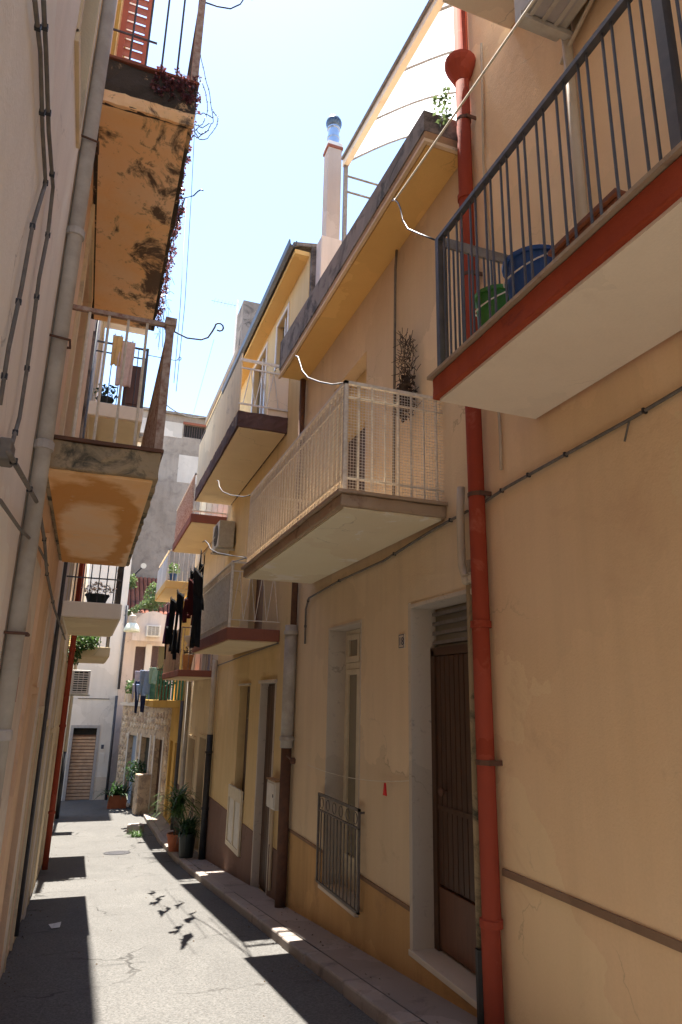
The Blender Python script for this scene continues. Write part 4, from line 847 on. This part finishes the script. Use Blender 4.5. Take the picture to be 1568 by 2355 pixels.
# terracotta pot with tall strap leaved plant on the pavement
c = wz(383,1942, zr(16.6)+.1); c = Vector((2.28, 16.7, zr(16.7)+.1))
t = pot('potted_plant', 'tall strap leaved plant in a round terracotta pot on the pavement', c, .19, .36, M['terracotta'])
mb = MB()
for i in range(5): mb.tube([c+Vector((rnd.uniform(-.06,.06),rnd.uniform(-.06,.06),.33)), c+Vector((rnd.uniform(-.09,.09),rnd.uniform(-.09,.09),.8+.3*rnd.random()))], .016, 5)
obj('stems', mb, M['wood_grey'], t)
mb = MB()
for i in range(170):
    b = c+Vector((rnd.uniform(-.08,.08),rnd.uniform(-.08,.08),.65+.5*rnd.random())); strap(mb, b, rnd.uniform(0,6.28), rnd.uniform(.45,.85), rnd.uniform(.5,1.45), rnd.uniform(.35,1.1), .045)
obj('foliage', mb, M['leaf'], t)
mb = MB(); leaf_cloud(mb, c+Vector((-.12,-.1,1.2)), (.09,.09,.07), 45, .06); obj('blossom', mb, M['flower'], t)
c = Vector((2.36, 15.55, zr(15.55)+.1))
t = pot('potted_plant', 'dark bushy plant in a tall dark pot on the pavement edge', c, .17, .46, M['pot_black'], .85)
mb = MB()
for i in range(170): strap(mb, c+Vector((rnd.uniform(-.12,.12),rnd.uniform(-.12,.12),.3+.3*rnd.random())), rnd.uniform(0,6.28), rnd.uniform(.35,.8), rnd.uniform(.7,1.45), rnd.uniform(.3,.9), .03)
obj('foliage', mb, M['leaf_dark'], t)
# planter box by the blue grey door
c = Vector(sf(3.2, zr(26), -.45)); c.z = zr(c.y)
t = thing('planter_box', 'rectangular terracotta planter with broad leaved plants beside the stone house', 'potted plant', c)
obj('pot', MB().prism([(c.x-.3,c.y-.16),(c.x+.3,c.y-.16),(c.x+.3,c.y+.16),(c.x-.3,c.y+.16)], 'z', c.z, c.z+.36).box(c.x-.33,c.x+.33,c.y-.19,c.y+.19,c.z+.361,c.z+.42), M['terracotta'], t)
mb = MB()
for i in range(70): strap(mb, c+Vector((rnd.uniform(-.25,.25),rnd.uniform(-.1,.1),.38)), rnd.uniform(0,6.28), rnd.uniform(.5,1.0), rnd.uniform(.6,1.4), rnd.uniform(.2,.8), .09)
obj('foliage', mb, M['leaf_dark'], t)
c = Vector(sf(2.15, -2.5, -.25)); t = thing('climbing_plant', 'dark hanging plant under the stone house window', 'plant', c)
obj('foliage', leaf_cloud(MB(), c+Vector((0,0,.1)), (.35,.35,.35), 500, .09, droop=.4), M['leaf_dark'], t)
# rubble block and weed at the foot of the pavement
c = Vector((1.72, 20.9, zr(20.9))); obj('rubble_block', MB().prism([(c.x-.22,c.y-.14),(c.x+.1,c.y-.2),(c.x+.26,c.y-.02),(c.x+.15,c.y+.2),(c.x-.18,c.y+.16)], 'z', c.z-.02, c.z+.2), M['kerb'], None, 'pale rubble block lying on the road beyond the flower pots', 'stone', bevel=.03)
c = Vector((1.72, 20.1, zr(20.1))); mb = MB()
for i in range(70): strap(mb, c+Vector((rnd.uniform(-.12,.12),rnd.uniform(-.12,.12),0)), rnd.uniform(0,6.28), rnd.uniform(.15,.38), rnd.uniform(.6,1.45), rnd.uniform(.2,.7), .025)
obj('weed', mb, M['leaf'], None, 'green weed growing from the road in front of the rubble block', 'plant')
# dark ringed disc on the road, and scrap of paper
c = Vector((1.11, 17.6, 0)); mb = MB(); sl_ = (zr(17.9)-zr(17.3))/.6
for r0, r1 in ((0,.17),(.18,.27),(.28,.30)):
    for q in range(24):
        a0, a1 = 2*math.pi*q/24, 2*math.pi*(q+1)/24
        P = [Vector((c.x+r_*math.cos(a_), c.y+r_*math.sin(a_), zr(c.y)+.008+sl_*r_*math.sin(a_))) for r_, a_ in ((r0,a0),(r1,a0),(r1,a1),(r0,a1))]
        mb.face(P if r0 else P[1:])
obj('road_disc', mb, M['iron_dark'], None, 'round dark ringed disc lying flat on the road', 'manhole cover', solid=.006)
mb = MB(); c = Vector((-.05, 9.5, zr(9.5)+.012)); mb.face([c, c+Vector((.09,.02,.0)), c+Vector((.1,.1,.035)), c+Vector((.02,.11,.02))]); mb.face([c, c+Vector((-.04,.06,.03)), c+Vector((.02,.11,.02))]); obj('paper_scrap', mb, M['white_plastic'], None, 'small crumpled white paper scrap in the shaded road', 'litter', solid=.002)

mb = MB()
for i in range(420):
    y_ = rnd.uniform(4.2, 22); x_ = rnd.choice((XK-abs(rnd.gauss(0,.05))-.01, XL+.02+abs(rnd.gauss(0,.06)), rnd.uniform(XK+.02,XR-.02), rnd.uniform(XL,XK))) ; z_ = zr(y_)+(.1 if x_ > XK+.02 else 0); r_ = rnd.uniform(.004,.016); a = rnd.uniform(0,6)
    if x_ > XK-.03 and x_ < XK+.02: continue
    p = Vector((x_,y_,z_)); mb.face([p+Vector((r_*math.cos(a),r_*math.sin(a),.001)), p+Vector((r_*math.cos(a+2.1),r_*math.sin(a+2.1),.001)), p+Vector((0,0,r_*.8))]); mb.face([p+Vector((r_*math.cos(a+2.1),r_*math.sin(a+2.1),.001)), p+Vector((r_*math.cos(a+4.2),r_*math.sin(a+4.2),.001)), p+Vector((0,0,r_*.8))])
obj('grit', mb, M['leaf_dry'], None, 'scattered grit and dry leaf crumbs along kerb and walls', 'grit', kind='stuff')
# air conditioning units
def ac(name, label, x0, x1, y0, y1, z0, z1, face, m, brackets=True):
    t = thing(name, label, 'air conditioner', ((x0+x1)/2,(y0+y1)/2,z0))
    b = obj('casing', MB().box(x0,x1,y0,y1,z0,z1), m, t, bevel=.02); mb = MB(); cz = (z0+z1)/2; r_ = (z1-z0)*.40
    if face == '-x':
        cy = y0+(y1-y0)*.4
        for k in range(6): mb.tube([(x0-.012, cy+r_*(k+1)/6*math.cos(2*math.pi*q/20), cz+r_*(k+1)/6*math.sin(2*math.pi*q/20)) for q in range(21)], .004, 4)
        for k in range(8): mb.tube([(x0-.012,cy,cz),(x0-.012,cy+r_*math.cos(k*math.pi/4),cz+r_*math.sin(k*math.pi/4))], .004, 4)
        obj('fan_disc', MB().tube([(x0-.002,cy,cz),(x0-.006,cy,cz)], r_, 24), M['dark_hole'], b)
    else:
        cx = (x0+x1)/2
        for k in range(9): mb.box(x0+.05, x1-.05, y0-.014, y0-.004, z0+.06+k*(z1-z0-.12)/9, z0+.06+(k+.45)*(z1-z0-.12)/9)
        for k in range(4): mb.box(x0+.05+k*(x1-x0-.12)/3, x0+.065+k*(x1-x0-.12)/3, y0-.018, y0-.014, z0+.05, z1-.05)
        obj('fan_disc', MB().box(x0+.05, x1-.05, y0-.0035, y0-.0005, z0+.05, z1-.05), M['dark_hole'], b)
    obj('fan_grille', mb, M['iron_grey'] if face == '-x' else M['white_plastic'], b)
    if brackets:
        for y in (y0+.1, y1-.12): obj('bracket', MB().box(min(x0,x1)-.03, max(x0,x1)+.05, y, y+.045, z0-.05, z0-.004), M['ac_grey'], t)
    return t
t = ac('air_conditioner', 'beige air conditioner high on the apricot house wall', 2.27, 2.62, 2.1, 2.98, 4.50, 5.1, '-x', M['ac_grey'])
mb = MB().box(2.33,2.55,2.25,2.85,4.485,4.497); obj('base_tray', mb, M['grey_metal'], t)
for k in range(3): obj('base_rib', MB().box(2.30+k*.1,2.33+k*.1,2.15,2.92,4.478,4.486), M['ac_grey'], t)
obj('hose', MB().tube([(2.6,2.55,4.6),(2.65,2.65,4.52),(2.64,2.85,4.40),(2.66,3.0,4.36)], .016, 7).tube([(2.6,2.5,4.62),(2.67,2.7,4.55),(2.67,2.95,4.42)], .013, 7), M['palepipe'], t, smooth=True)
a2 = wx(521,1190,2.7); ac('air_conditioner', 'air conditioner on a bracket under the ochre house upper balcony', 2.32, 2.66, 14.1, 14.9, 3.12, 3.7, '-x', M['ac_grey'])
ac('air_conditioner', 'white air conditioner with barred grille on the left row end house', -.40, .12, 22.2, 22.55, .02, .72, '-y', M['white_plastic'])
ac('air_conditioner', 'small pale air conditioner on the rose house gable', 2.05, 2.6, 28.2, 28.5, 2.3, 2.75, '-y', M['white_plastic'], False)
# meter box
t = thing('meter_box', 'white meter box fixed beside the dark door of the ochre house', 'meter box', (2.66, 9.85, -1.45))
b = obj('casing', MB().box(2.60, XR-.001, 9.6, 10.05, -1.46, -1.10), M['white_plastic'], t, bevel=.008); obj('flap', MB().box(2.59, 2.599, 9.63, 10.02, -1.43, -1.13), M['white_plastic'], b); obj('lock', MB().box(2.583, 2.589, 9.66, 9.69, -1.30, -1.26), M['iron_dark'], b); obj('hood', MB().box(2.585, XR-.002, 9.58, 10.07, -1.098, -1.08), M['conc_brown'], t)
obj('conduit', MB().tube([(2.66,9.9,-1.46),(2.66,9.9,-2.5)], .022, 8), M['palepipe'], t)
# buckets and planter on the red edged balcony
def bucket(name, label, c, r, h, m):
    t = thing(name, label, 'bucket', c); c = Vector(c)
    p = obj('body', MB().lathe(c, [(r*.74,0),(r*.78,.01),(r*.98,h*.93),(r*1.07,h*.93),(r*1.07,h),(r*.96,h),(r*.74,.03),(.01,.03)], 22, cap=True), m, t)
    obj('handle', MB().tube([c+Vector((0, r*1.05*math.cos(math.pi*i/12), h*.9-.0-.55*r*math.sin(math.pi*i/12)))+Vector((-r*1.02*math.sin(math.pi*i/12),0,0)) for i in range(13)], .005, 5), M['iron_white'], p); return t
bucket('bucket', 'green plastic bucket on the red edged balcony floor', (2.12, 3.12, 2.06), .135, .36, M['plastic_green'])
bucket('bucket', 'blue plastic bucket beside the green one on the balcony', (2.13, 2.76, 2.06), .165, .36, M['plastic_blue'])
t = thing('planter_box', 'brown rectangular planter on the red edged balcony beside the blue bucket', 'planter', (2.1, 2.2, 2.06)); b = obj('pot', MB().box(2.02, 2.2, 2.0, 2.45, 2.06, 2.24), M['planter_brown'], t, bevel=.01); obj('rim', MB().box(2.0, 2.22, 1.98, 2.47, 2.241, 2.265), M['planter_brown'], b)
# dried plant hanging on the tan house wall
c = wx(945,850,2.6); c = Vector((2.60, 5.42, 2.62)); mb = MB()
for i in range(260):
    a = rnd.uniform(-1,1); h = rnd.uniform(.05,.85); w_ = .16*(1-h*.75); p0 = c+Vector((rnd.uniform(-.05,.06), a*w_, h)); d = Vector((rnd.uniform(-.5,.3), rnd.uniform(-1,1), rnd.uniform(-.3,1.2))).normalized()*rnd.uniform(.05,.14); mb.tube([p0, p0+d*.6+Vector((0,rnd.uniform(-.02,.02),0)), p0+d], .0035, 3)
t = thing('dried_plant', 'dried brown climbing plant bundled against the tan house wall', 'plant', c)
obj('twigs', mb, M['twig'], t); obj('dead_leaves', leaf_cloud(MB(), c+Vector((0,0,.22)), (.07,.14,.24), 420, .05), M['twig'], t)
# weeds on the terrace parapet
c = wx(1018,250,2.36); t = thing('parapet_weed', 'pale green weed sprouting on the dark terrace parapet', 'plant', c)
obj('foliage', leaf_cloud(leaf_cloud(MB(), wx(1018,232,2.3), (.07,.12,.05), 60, .045), wx(1022,268,2.26), (.04,.1,.04), 45, .045), M['leaf_light'], t)

# roof terrace canopy
t = thing('terrace_canopy', 'white curved canopy on a light frame over the roof terrace', 'canopy', (4.2, 6.4, 4.97))
n0, f0 = Vector((3.0,4.5,7.84)), Vector((3.0,8.44,8.35))
bm_ = rail(t, [n0, f0], .09, .13, M['cream_clean'], 'front_beam'); obj('gutter_strip', MB().tube([n0+Vector((-.07,0,.05)), f0+Vector((-.07,0,.05))], .022, 8), M['iron_grey'], t)
for c in (f0, n0+Vector((0,.4,.05))): obj('post', MB().box(c.x-.03, c.x+.03, c.y-.03, c.y+.03, 4.96, c.z-.05), M['iron_grey'], t)
def arc(y, z0, n=12): return [Vector((3.0+2.9*i/n, y, z0+1.35*math.sin(math.pi*.5*i/n*1.25))) for i in range(n+1)]
for i in range(5):
    s_ = i/4; p = n0.lerp(f0, s_); obj('rib', MB().tube(arc(p.y, p.z), .018, 6), M['iron_grey'], t)
mb = MB(); a_, b_ = arc(n0.y, n0.z+.03), arc(f0.y, f0.z+.03)
for i in range(12): mb.face([a_[i], a_[i+1], b_[i+1], b_[i]])
obj('sheet', mb, M['canopy'], t, solid=.008, smooth=True)
obj('end_brace', MB().tube([f0+Vector((0,0,-.25)), f0+Vector((2.2,0,-.25))], .018, 6).tube([f0+Vector((0,0,-.55)), f0+Vector((2.2,0,-.55))], .018, 6), M['iron_grey'], t); obj('brace_strut', MB().tube([f0+Vector((.75,0,-.25)), f0+Vector((.75,0,-.55))], .012, 6), M['iron_grey'], t)
obj('window_frame', MB().box(3.35,3.4,8.38,8.46,4.97,7.0).box(3.4,4.2,8.38,8.46,6.95,7.0).box(4.2,4.25,8.38,8.46,4.97,7.0), M['wood_cream'], t); obj('screen', MB().box(3.4,4.2,8.41,8.43,4.97,6.95), M['canopy'], t)
# antenna
c = wy(547,775,17.5); t = thing('antenna', 'thin roof antenna mast beside the grey roof block', 'antenna', (c.x,c.y,8.4)); top = wy(547,690,17.5)
obj('mast', MB().tube([(top.x,17.5,8.4), top], .028, 8), M['iron_white'], t); mb = MB()
for i in range(7): mb.tube([top+Vector((-.05-.1*i,0,-.1-.0*i)), top+Vector((-.05-.1*i,.3,-.1))], .004, 4)
mb.tube([top+Vector((0,.15,-.1)), top+Vector((-.75,.15,-.1))], .006, 4); obj('array', mb, M['iron_grey'], t)
# street lamp
c = Vector((1.42, 27.0, 2.35)); t = thing('street_lamp', 'white enamel street lamp shade hanging at the end of the lane', 'street lamp', c)
obj('shade', MB().lathe((c.x,c.y,c.z), [(.31,0),(.28,.12),(.20,.28),(.13,.33),(.11,.33)], 24, cap=False), M['lamp_white'], t, smooth=True, solid=.01); obj('neck', MB().lathe((c.x,c.y,c.z+.33), [(.13,0),(.14,.02),(.14,.26),(.06,.3)], 16), M['greypipe'], t); obj('arm', MB().tube([(c.x,c.y,c.z+.6),(c.x,c.y+1.2,c.z+.85),(c.x,28.5,c.z+.8)], .03, 8), M['iron_grey'], t)
obj('bulb', MB().lathe((c.x,c.y,c.z+.08), [(.01,-.06),(.06,-.03),(.07,.03),(.04,.1)], 12), M['white_plastic'], t)
t = thing('floodlight', 'round white floodlight on the far grey wall', 'lamp', (.9,27,5)); p = wy(435*1.0,1697/2,28); c = wy(334,1302,30); c = wy(330,1301,30)
obj('lens', MB().tube([c, c+Vector((0,-.05,0))], .12, 16), M['white_plastic'], t); obj('arm', MB().tube([c, c+Vector((-.25,.6,-.25)), c+Vector((-.3,3,-.3))], .03, 6), M['iron_dark'], t)

# ------------------------------------------------------------------ laundry
def garment(name, label, top, dirv, wdt, hgt, kind, m, group, fold=.03, lean=0):
    mb = MB(); top = Vector(top); dv = Vector(dirv).normalized(); nrm = Vector((-dv.y, dv.x, 0)); ph = rnd.uniform(0,6); f1 = rnd.uniform(4,6.5)
    P_ = {'trousers': [(0,.34,-.92,-.88,.92,.88), (.34,1,-.88,-.80,-.02,-.22), (.34,.97,.02,.20,.88,.82)],
          'shirt': [(0,.80,-.70,-.62,.70,.62), (.50,1.05,-.98,-.90,-.64,-.70), (.50,1.02,.64,.72,.98,.92), (.80,.90,-.45,-.25,.45,.25)],
          'slip': [(0,.22,-.45,-.5,-.18,-.15), (0,.22,.18,.15,.45,.5), (.22,1,-.55,-.92,.55,.92)], 'plain': [(0,1,-.95,-.93,.95,.96)]}[kind]
    def pt(u, v):
        off = fold*(.3+v)*(math.sin(u*f1+ph+v*1.3)+.45*math.sin(u*f1*2.3+v*3+ph)); k = 1-.10*v
        return top + dv*(u*wdt/2*k) + nrm*(off+lean*v) + Vector((0,0,-hgt*v+.012*math.sin(u*7+ph)*v))
    for v0, v1, l0, l1, r0, r1 in P_:
        nu = max(4, int(14*(r0-l0)/1.6)); nv = max(3, int(18*(v1-v0)))
        for i in range(nu):
            for j in range(nv):
                q = []
                for a, b in ((i,j),(i+1,j),(i+1,j+1),(i,j+1)):
                    t_ = b/nv; v = v0+(v1-v0)*t_; le = l0+(l1-l0)*t_; ri = r0+(r1-r0)*t_; q.append(pt(le+(ri-le)*a/nu, v))
                mb.face(q)
    g = obj(name, mb, m, None, label, 'garment', group, smooth=True, solid=.006)
    for u in (-.6,.6): c = pt(u*(.5 if kind == 'slip' else 1), 0); obj('peg', MB().box(c.x-.008,c.x+.008,c.y-.006,c.y+.006,c.z-.03,c.z+.03), M['wood_cream'], g)
    return g
DY = (0,1,0)
def line(name, label, pts, r=.004, m='rope'): return obj(name, MB().tube(pts, r, 5), M[m], None, label, 'clothes line', smooth=True)
line('clothes_line', 'clothes line nearest the road under the ochre house balcony, hung with black washing', sag((1.32,8.9,1.72),(1.32,13.8,1.75),.06)); line('clothes_line', 'inner clothes line beside the ochre house balcony railing', sag((1.56,9.8,2.30),(1.56,13.8,2.05),.05))
G = 'black washing below the ochre balcony'
garment('trousers', 'long black trousers nearest viewer on the outer clothes line', (1.32,9.45,1.70), (0.32,1,0), .7, 1.05, 'trousers', M['cloth_black'], G)
garment('shirt', 'dark wine coloured shirt hung behind the nearest black trousers', (1.32,10.15,1.68), (0.32,1,0), .6, .62, 'shirt', M['cloth_wine'], G)
garment('trousers', 'black trousers in the middle of the outer clothes line', (1.32,11.4,1.67), (0.32,1,0), .8, 1.0, 'trousers', M['cloth_black'], G)
garment('shirt', 'black shirt on the outer line left of the middle trousers', (1.32,12.3,1.67), (0.32,1,0), .8, 1.0, 'shirt', M['cloth_black'], G)
garment('vest', 'dark purple vest at the far end of the outer line', (1.32,13.1,1.70), (0.32,1,0), .5, .75, 'slip', M['cloth_purple'], G)
garment('dress', 'black dress hung highest, next to the curled line bracket', (1.56,10.9,2.28), (0.32,1,0), .8, .9, 'slip', M['cloth_black'], G)
garment('shirt', 'black shirt on the inner line near the railing', (1.56,12.0,2.16), (0.32,1,0), .7, .6, 'shirt', M['cloth_black'], G)
# washing on the green balcony
line('clothes_line', 'clothes line along the front of the green slatted balcony', sag((1.70,20.5,.78),(1.70,23.3,.78),.04)); G = 'pale washing on the green balcony'
garment('shirt', 'lilac white shirt hung on the green balcony', (1.62,22.9,.77), (1,.6,0), .62, .8, 'shirt', M['cloth_lilac'], G); garment('shirt', 'light blue shirt beside the lilac one', (1.70,22.0,.77), (1,.6,0), .6, .85, 'shirt', M['cloth_blue'], G); garment('trousers', 'navy trousers hanging lowest from the green balcony', (1.64,22.4,.45), (1,.6,0), .5, .95, 'trousers', M['cloth_navy'], G)
garment('towel', 'mint green towel over the green slatted railing', (1.80,20.42,.80), (1,.3,0), .3, .45, 'plain', M['cloth_mint'], G)
# washing and cabinet on the black railed balcony
garment('towel', 'dusty pink towel over the black balcony railing on the left', (.02,9.87,5.24), (1,0,0), .26, .75, 'plain', M['cloth_pink'], 'washing on the black railed balcony', .012); garment('towel', 'ochre towel beside the dusty pink one on the black railing', (-.12,9.86,5.30), (1,0,0), .16, .5, 'plain', M['cloth_ochre'], 'washing on the black railed balcony', .01)
t = thing('wooden_cabinet', 'brown wooden cabinet standing on the black railed balcony', 'cabinet', (.17,10.3,4.18)); b = obj('body', MB().box(.04,.31,10.05,10.6,4.18,4.95), M['wood_brown'], t, bevel=.008); obj('door', MB().box(.06,.29,10.035,10.049,4.3,4.92), M['wood_brown'], b); obj('plinth', MB().box(.06,.29,10.04,10.05,4.19,4.27), M['wood_dark'], b)
# plants on balconies
def balcony_pot(name, label, c, r, h, m, lm, n=160, size=.07, up=.2):
    t = pot(name, label, Vector(c), r, h, m); obj('foliage', leaf_cloud(MB(), Vector(c)+Vector((0,0,h+up*.7)), (r*1.5,r*1.5,up), n, size), lm, t); return t
balcony_pot('flower_pot', 'low dark pot of pale flowers on the left black railed lower balcony', (.02,10.45,1.27), .16, .14, M['pot_black'], M['flower'], 150, .05, .12)
balcony_pot('flower_pot', 'dark pot of greenery behind the pink towel', (-.2,10.1,4.18), .12, .16, M['pot_black'], M['leaf_dark'], 150, .06, .14)
t = thing('trailing_plant', 'bushy green plant spilling over the far left balcony', 'plant', (-.1,15.6,1.0)); obj('foliage', leaf_cloud(leaf_cloud(MB(), (-.12,15.5,1.12), (.32,.25,.22), 700, .07), (-.28,15.45,.85), (.14,.12,.25), 250, .06, droop=.5), M['leaf'], t)
balcony_pot('flower_pot', 'orange pot with sparse dry plant on the lowest red edged balcony', (2.1,15.75,.58), .12, .34, M['pot_orange'], M['leaf_dry'], 60, .06, .1)
t = thing('urn', 'cream urn standing over the orange pot on the lowest red edged balcony', 'urn', (2.1,15.75,1.1)); obj('bowl', MB().lathe((2.1,15.75,1.10), [(.05,0),(.07,.02),(.04,.06),(.10,.14),(.13,.22),(.12,.24),(.10,.22)], 16), M['pot_cream'], t)
balcony_pot('flower_pot', 'green leafy plant at the left end of the stone terrace', (1.62,27.0,-.22), .16, .3, M['pot_cream'], M['leaf'], 260, .09, .3)
balcony_pot('flower_pot', 'leafy pale green plant above the green slats', (2.15,20.65,-.10), .17, .4, M['terracotta'], M['leaf_light'], 300, .09, .35)
balcony_pot('flower_pot', 'leafy plant in a blue pot on the white fronted balcony', (2.1,20.4,3.28), .12, .25, M['plastic_blue'], M['leaf'], 160, .07, .2)
t = thing('roof_shrub', 'green shrub growing over the dark tiled roof at the end of the lane', 'plant', (2.1,29.6,3.6)); obj('foliage', leaf_cloud(leaf_cloud(MB(), (1.25,29.3,4.6), (.3,.4,.35), 350, .13), (2.3,29.0,4.0), (.45,.4,.6), 700, .13), M['leaf_light'], t)
t = thing('roof_fringe', 'silvery trailing plant along the rose house roof edge', 'plant', (2,28.6,3.3)); mb = MB()
for i in range(14): leaf_cloud(mb, wy(293+i*5.2, 1408-i*2.6, 28.5), (.1,.12,.14), 45, .09, droop=.5)
obj('foliage', mb, M['leaf_light'], t)
# succulents and dry stems along the mouldy balcony
t = thing('trailing_succulent', 'dark red succulent trailing over the near corner of the mouldy balcony', 'plant', (.25,4.4,4.66)); mb = MB()
for i in range(34): leaf_cloud(mb, (rnd.uniform(-.02,.31), 4.385, rnd.uniform(4.46,4.72)), (.03,.03,.035), 16, .030)
for i in range(26): leaf_cloud(mb, (.31, rnd.uniform(4.4,5.6), rnd.uniform(4.5,4.7)), (.025,.05,.04), 14, .03)
obj('foliage', mb, M['leaf_red'], t)
t = thing('trailing_succulent', 'dark red fringe of succulents along the outer edge of the mouldy balcony', 'plant', (.3,6.6,4.6)); mb = MB()
for i in range(95): leaf_cloud(mb, (.32+rnd.uniform(-.01,.035), rnd.uniform(5.5,7.65), rnd.uniform(4.30,4.68)), (.03,.05,.05), 12, .032)
obj('foliage', mb, M['leaf_red'], t)
t = thing('dry_stems', 'wispy dry stems hanging from the far corner of the mouldy balcony', 'plant', (.35,7.6,4.5)); mb = MB()
for i in range(26):
    p = Vector((.31, rnd.uniform(6.9,7.7), rnd.uniform(4.2,4.6))); q = p+Vector((rnd.uniform(.02,.16), rnd.uniform(-.1,.25), rnd.uniform(-.5,.15))); mb.tube([p, p.lerp(q,.5)+Vector((.03,0,.05)), q], .0025, 3)
obj('stems', mb, M['twig'], t)
mb = MB()
P = lambda x, y: wy(x, y, 4.6)
for pts in ([(455,100),(470,165),(485,235),(490,280),(478,300),(455,318),(442,310)], [(455,170),(472,210),(478,255),(466,285),(447,302)], [(447,300),(458,322),(478,318),(498,290),(502,268),(490,255)], [(445,295),(462,308),(480,300)], [(448,285),(465,295),(483,283)], [(450,262),(470,262),(490,272)]):
    v_ = [P(*p) for p in pts]; sm_ = []
    for i in range(len(v_)-1):
        for s_ in range(5): sm_.append(v_[i].lerp(v_[i+1], s_/5)+Vector((rnd.uniform(-.003,.003),rnd.uniform(-.01,.01),rnd.uniform(-.003,.003))))
    mb.tube(sm_+[v_[-1]], .0035, 4)
    for q in sm_[::2]: mb.tube([q+Vector((-.006,0,-.006)), q+Vector((.006,0,.006))], .003, 3)
obj('wire_tangle', mb, M['iron_grey'], None, 'loose tangle of barbed wire hanging from the mouldy balcony corner post', 'wire')

# ------------------------------------------------------------------ cables and lines
def cable(name, label, pts, r, m='cable', X=None, knots=0):
    v_ = [wx(p[0], p[1], X) for p in pts] if X is not None else [Vector(p) for p in pts]
    out = []
    for i in range(len(v_)-1):
        for s_ in range(4): out.append(v_[i].lerp(v_[i+1], s_/4))
    out.append(v_[-1]); mb = MB().tube(out, r, 6); o = obj(name, mb, M[m], None, label, 'cable', smooth=True)
    for i in range(knots):
        c = out[int((i+.5)*len(out)/knots)]; obj('clip', MB().box(c.x-r*1.2, c.x+r*1.2, c.y-.007, c.y+.007, c.z-r*1.2, c.z+r*1.2), M['black'], o)
    return o
cable('wall_cable', 'dark cable left of a pair on the pink wall', [(80,0),(93,120),(98,300),(105,420),(75,520),(50,660),(20,800),(0,930)], .0085, X=XL+.02, knots=6)
cable('wall_cable', 'dark cable right of a pair on the pink wall', [(100,0),(106,120),(112,300),(122,430),(110,540),(90,640),(68,810),(45,960),(25,1030)], .009, X=XL+.025, knots=7)
cable('wall_cable', 'cable bundle running from the wall junction down past the grey downpipe', [(20,1040),(60,1110),(88,1160),(102,1240),(108,1320),(125,1400),(150,1470)], .011, X=XL+.06, knots=7)
cable('wall_cable', 'thin cable crossing low behind the grey downpipe', [(0,1150),(45,1215),(90,1260),(110,1300)], .008, X=XL+.05)
t = thing('junction_box', 'small dark cable junction on the pink wall', 'junction box', wx(18,1040,XL)); c = wx(18,1040,XL+.03); obj('casing', MB().box(c.x-.03,c.x+.02,c.y-.07,c.y+.05,c.z-.05,c.z+.04), M['cable'], t, bevel=.01)
cable('wall_cable', 'dark cable running along the apricot house wall to the red pipe', [(2500,340),(1568,893),(1455,960),(1300,1045),(1215,1092),(1165,1120),(1120,1150),(1098,1166)], .012, X=2.68, knots=6)
cable('wall_cable', 'thin stub of cable dangling from the apricot wall cable', [(1447,965),(1436,1015)], .006, X=2.68)
cable('wall_cable', 'pair of cables under the tan balcony along the wall', [(1075,1175),(1000,1215),(880,1290),(780,1335),(710,1375),(703,1400),(701,1480)], .013, 'cable', X=2.675, knots=5)
cable('wall_cable', 'cable under the ochre house lower balcony along the wall', [(640,1478),(580,1500),(500,1530)], .012, 'cable', X=2.67)
line('clothes_line', 'thick cream rope stretched from curled bracket past the air conditioner', sag(wx(907,462,2.0), wx(1235,-10,2.05), .0), .0085)
line('clothes_line', 'thin line with red peg in front of the tan house window', sag(wx(708,1758,2.55), wx(940,1795,2.68), .06), .003)
c = wx(885,1808,2.62); t = thing('clothes_peg', 'red clothes peg clipped to the line by the brown door', 'clothes peg', c)
for s_ in (-1,1): obj('leg', MB().prism([(c.y-.008*s_, c.z+.03),(c.y+.006*s_, c.z+.03),(c.y+.03*s_, c.z-.075),(c.y+.012*s_, c.z-.075)], 'x', c.x-.008, c.x+.008), M['peg'], t)
line('clothes_line', 'thin line hanging across the sky from the mouldy balcony', [wy(462,0,4.6), wx(440,450,.40), wx(425,700,.4), wx(405,900,.4)], .0025, 'cable'); line('clothes_line', 'thin line left of the other across the sky', [wx(428,455,.38), wx(415,700,.38), wx(400,880,.38)], .0025, 'cable'); line('clothes_line', 'faint line from far bracket down to the grey roofs', [wx(492,780,1.6), wx(470,860,1.6), wx(445,950,1.6)], .003, 'cable')
cable('overhead_cable', 'sagging dark cable across the lane end above the grey building window', sag(wy(376,925,32.6), wy(480,958,32.6), .35), .03)

GR = {'house': 'houses along the lane', 'cable': 'cables on the house walls', 'clothes line': 'clothes lines across the lane', 'air conditioner': 'air conditioners on the walls', 'potted plant': 'potted plants along the lane', 'bucket': 'buckets on the balcony', 'plant': 'plants growing on walls and ground'}
for o in list(col.objects):
    if o.parent is None and o.get('category') in GR and not o.get('group'): o['group'] = GR[o['category']]
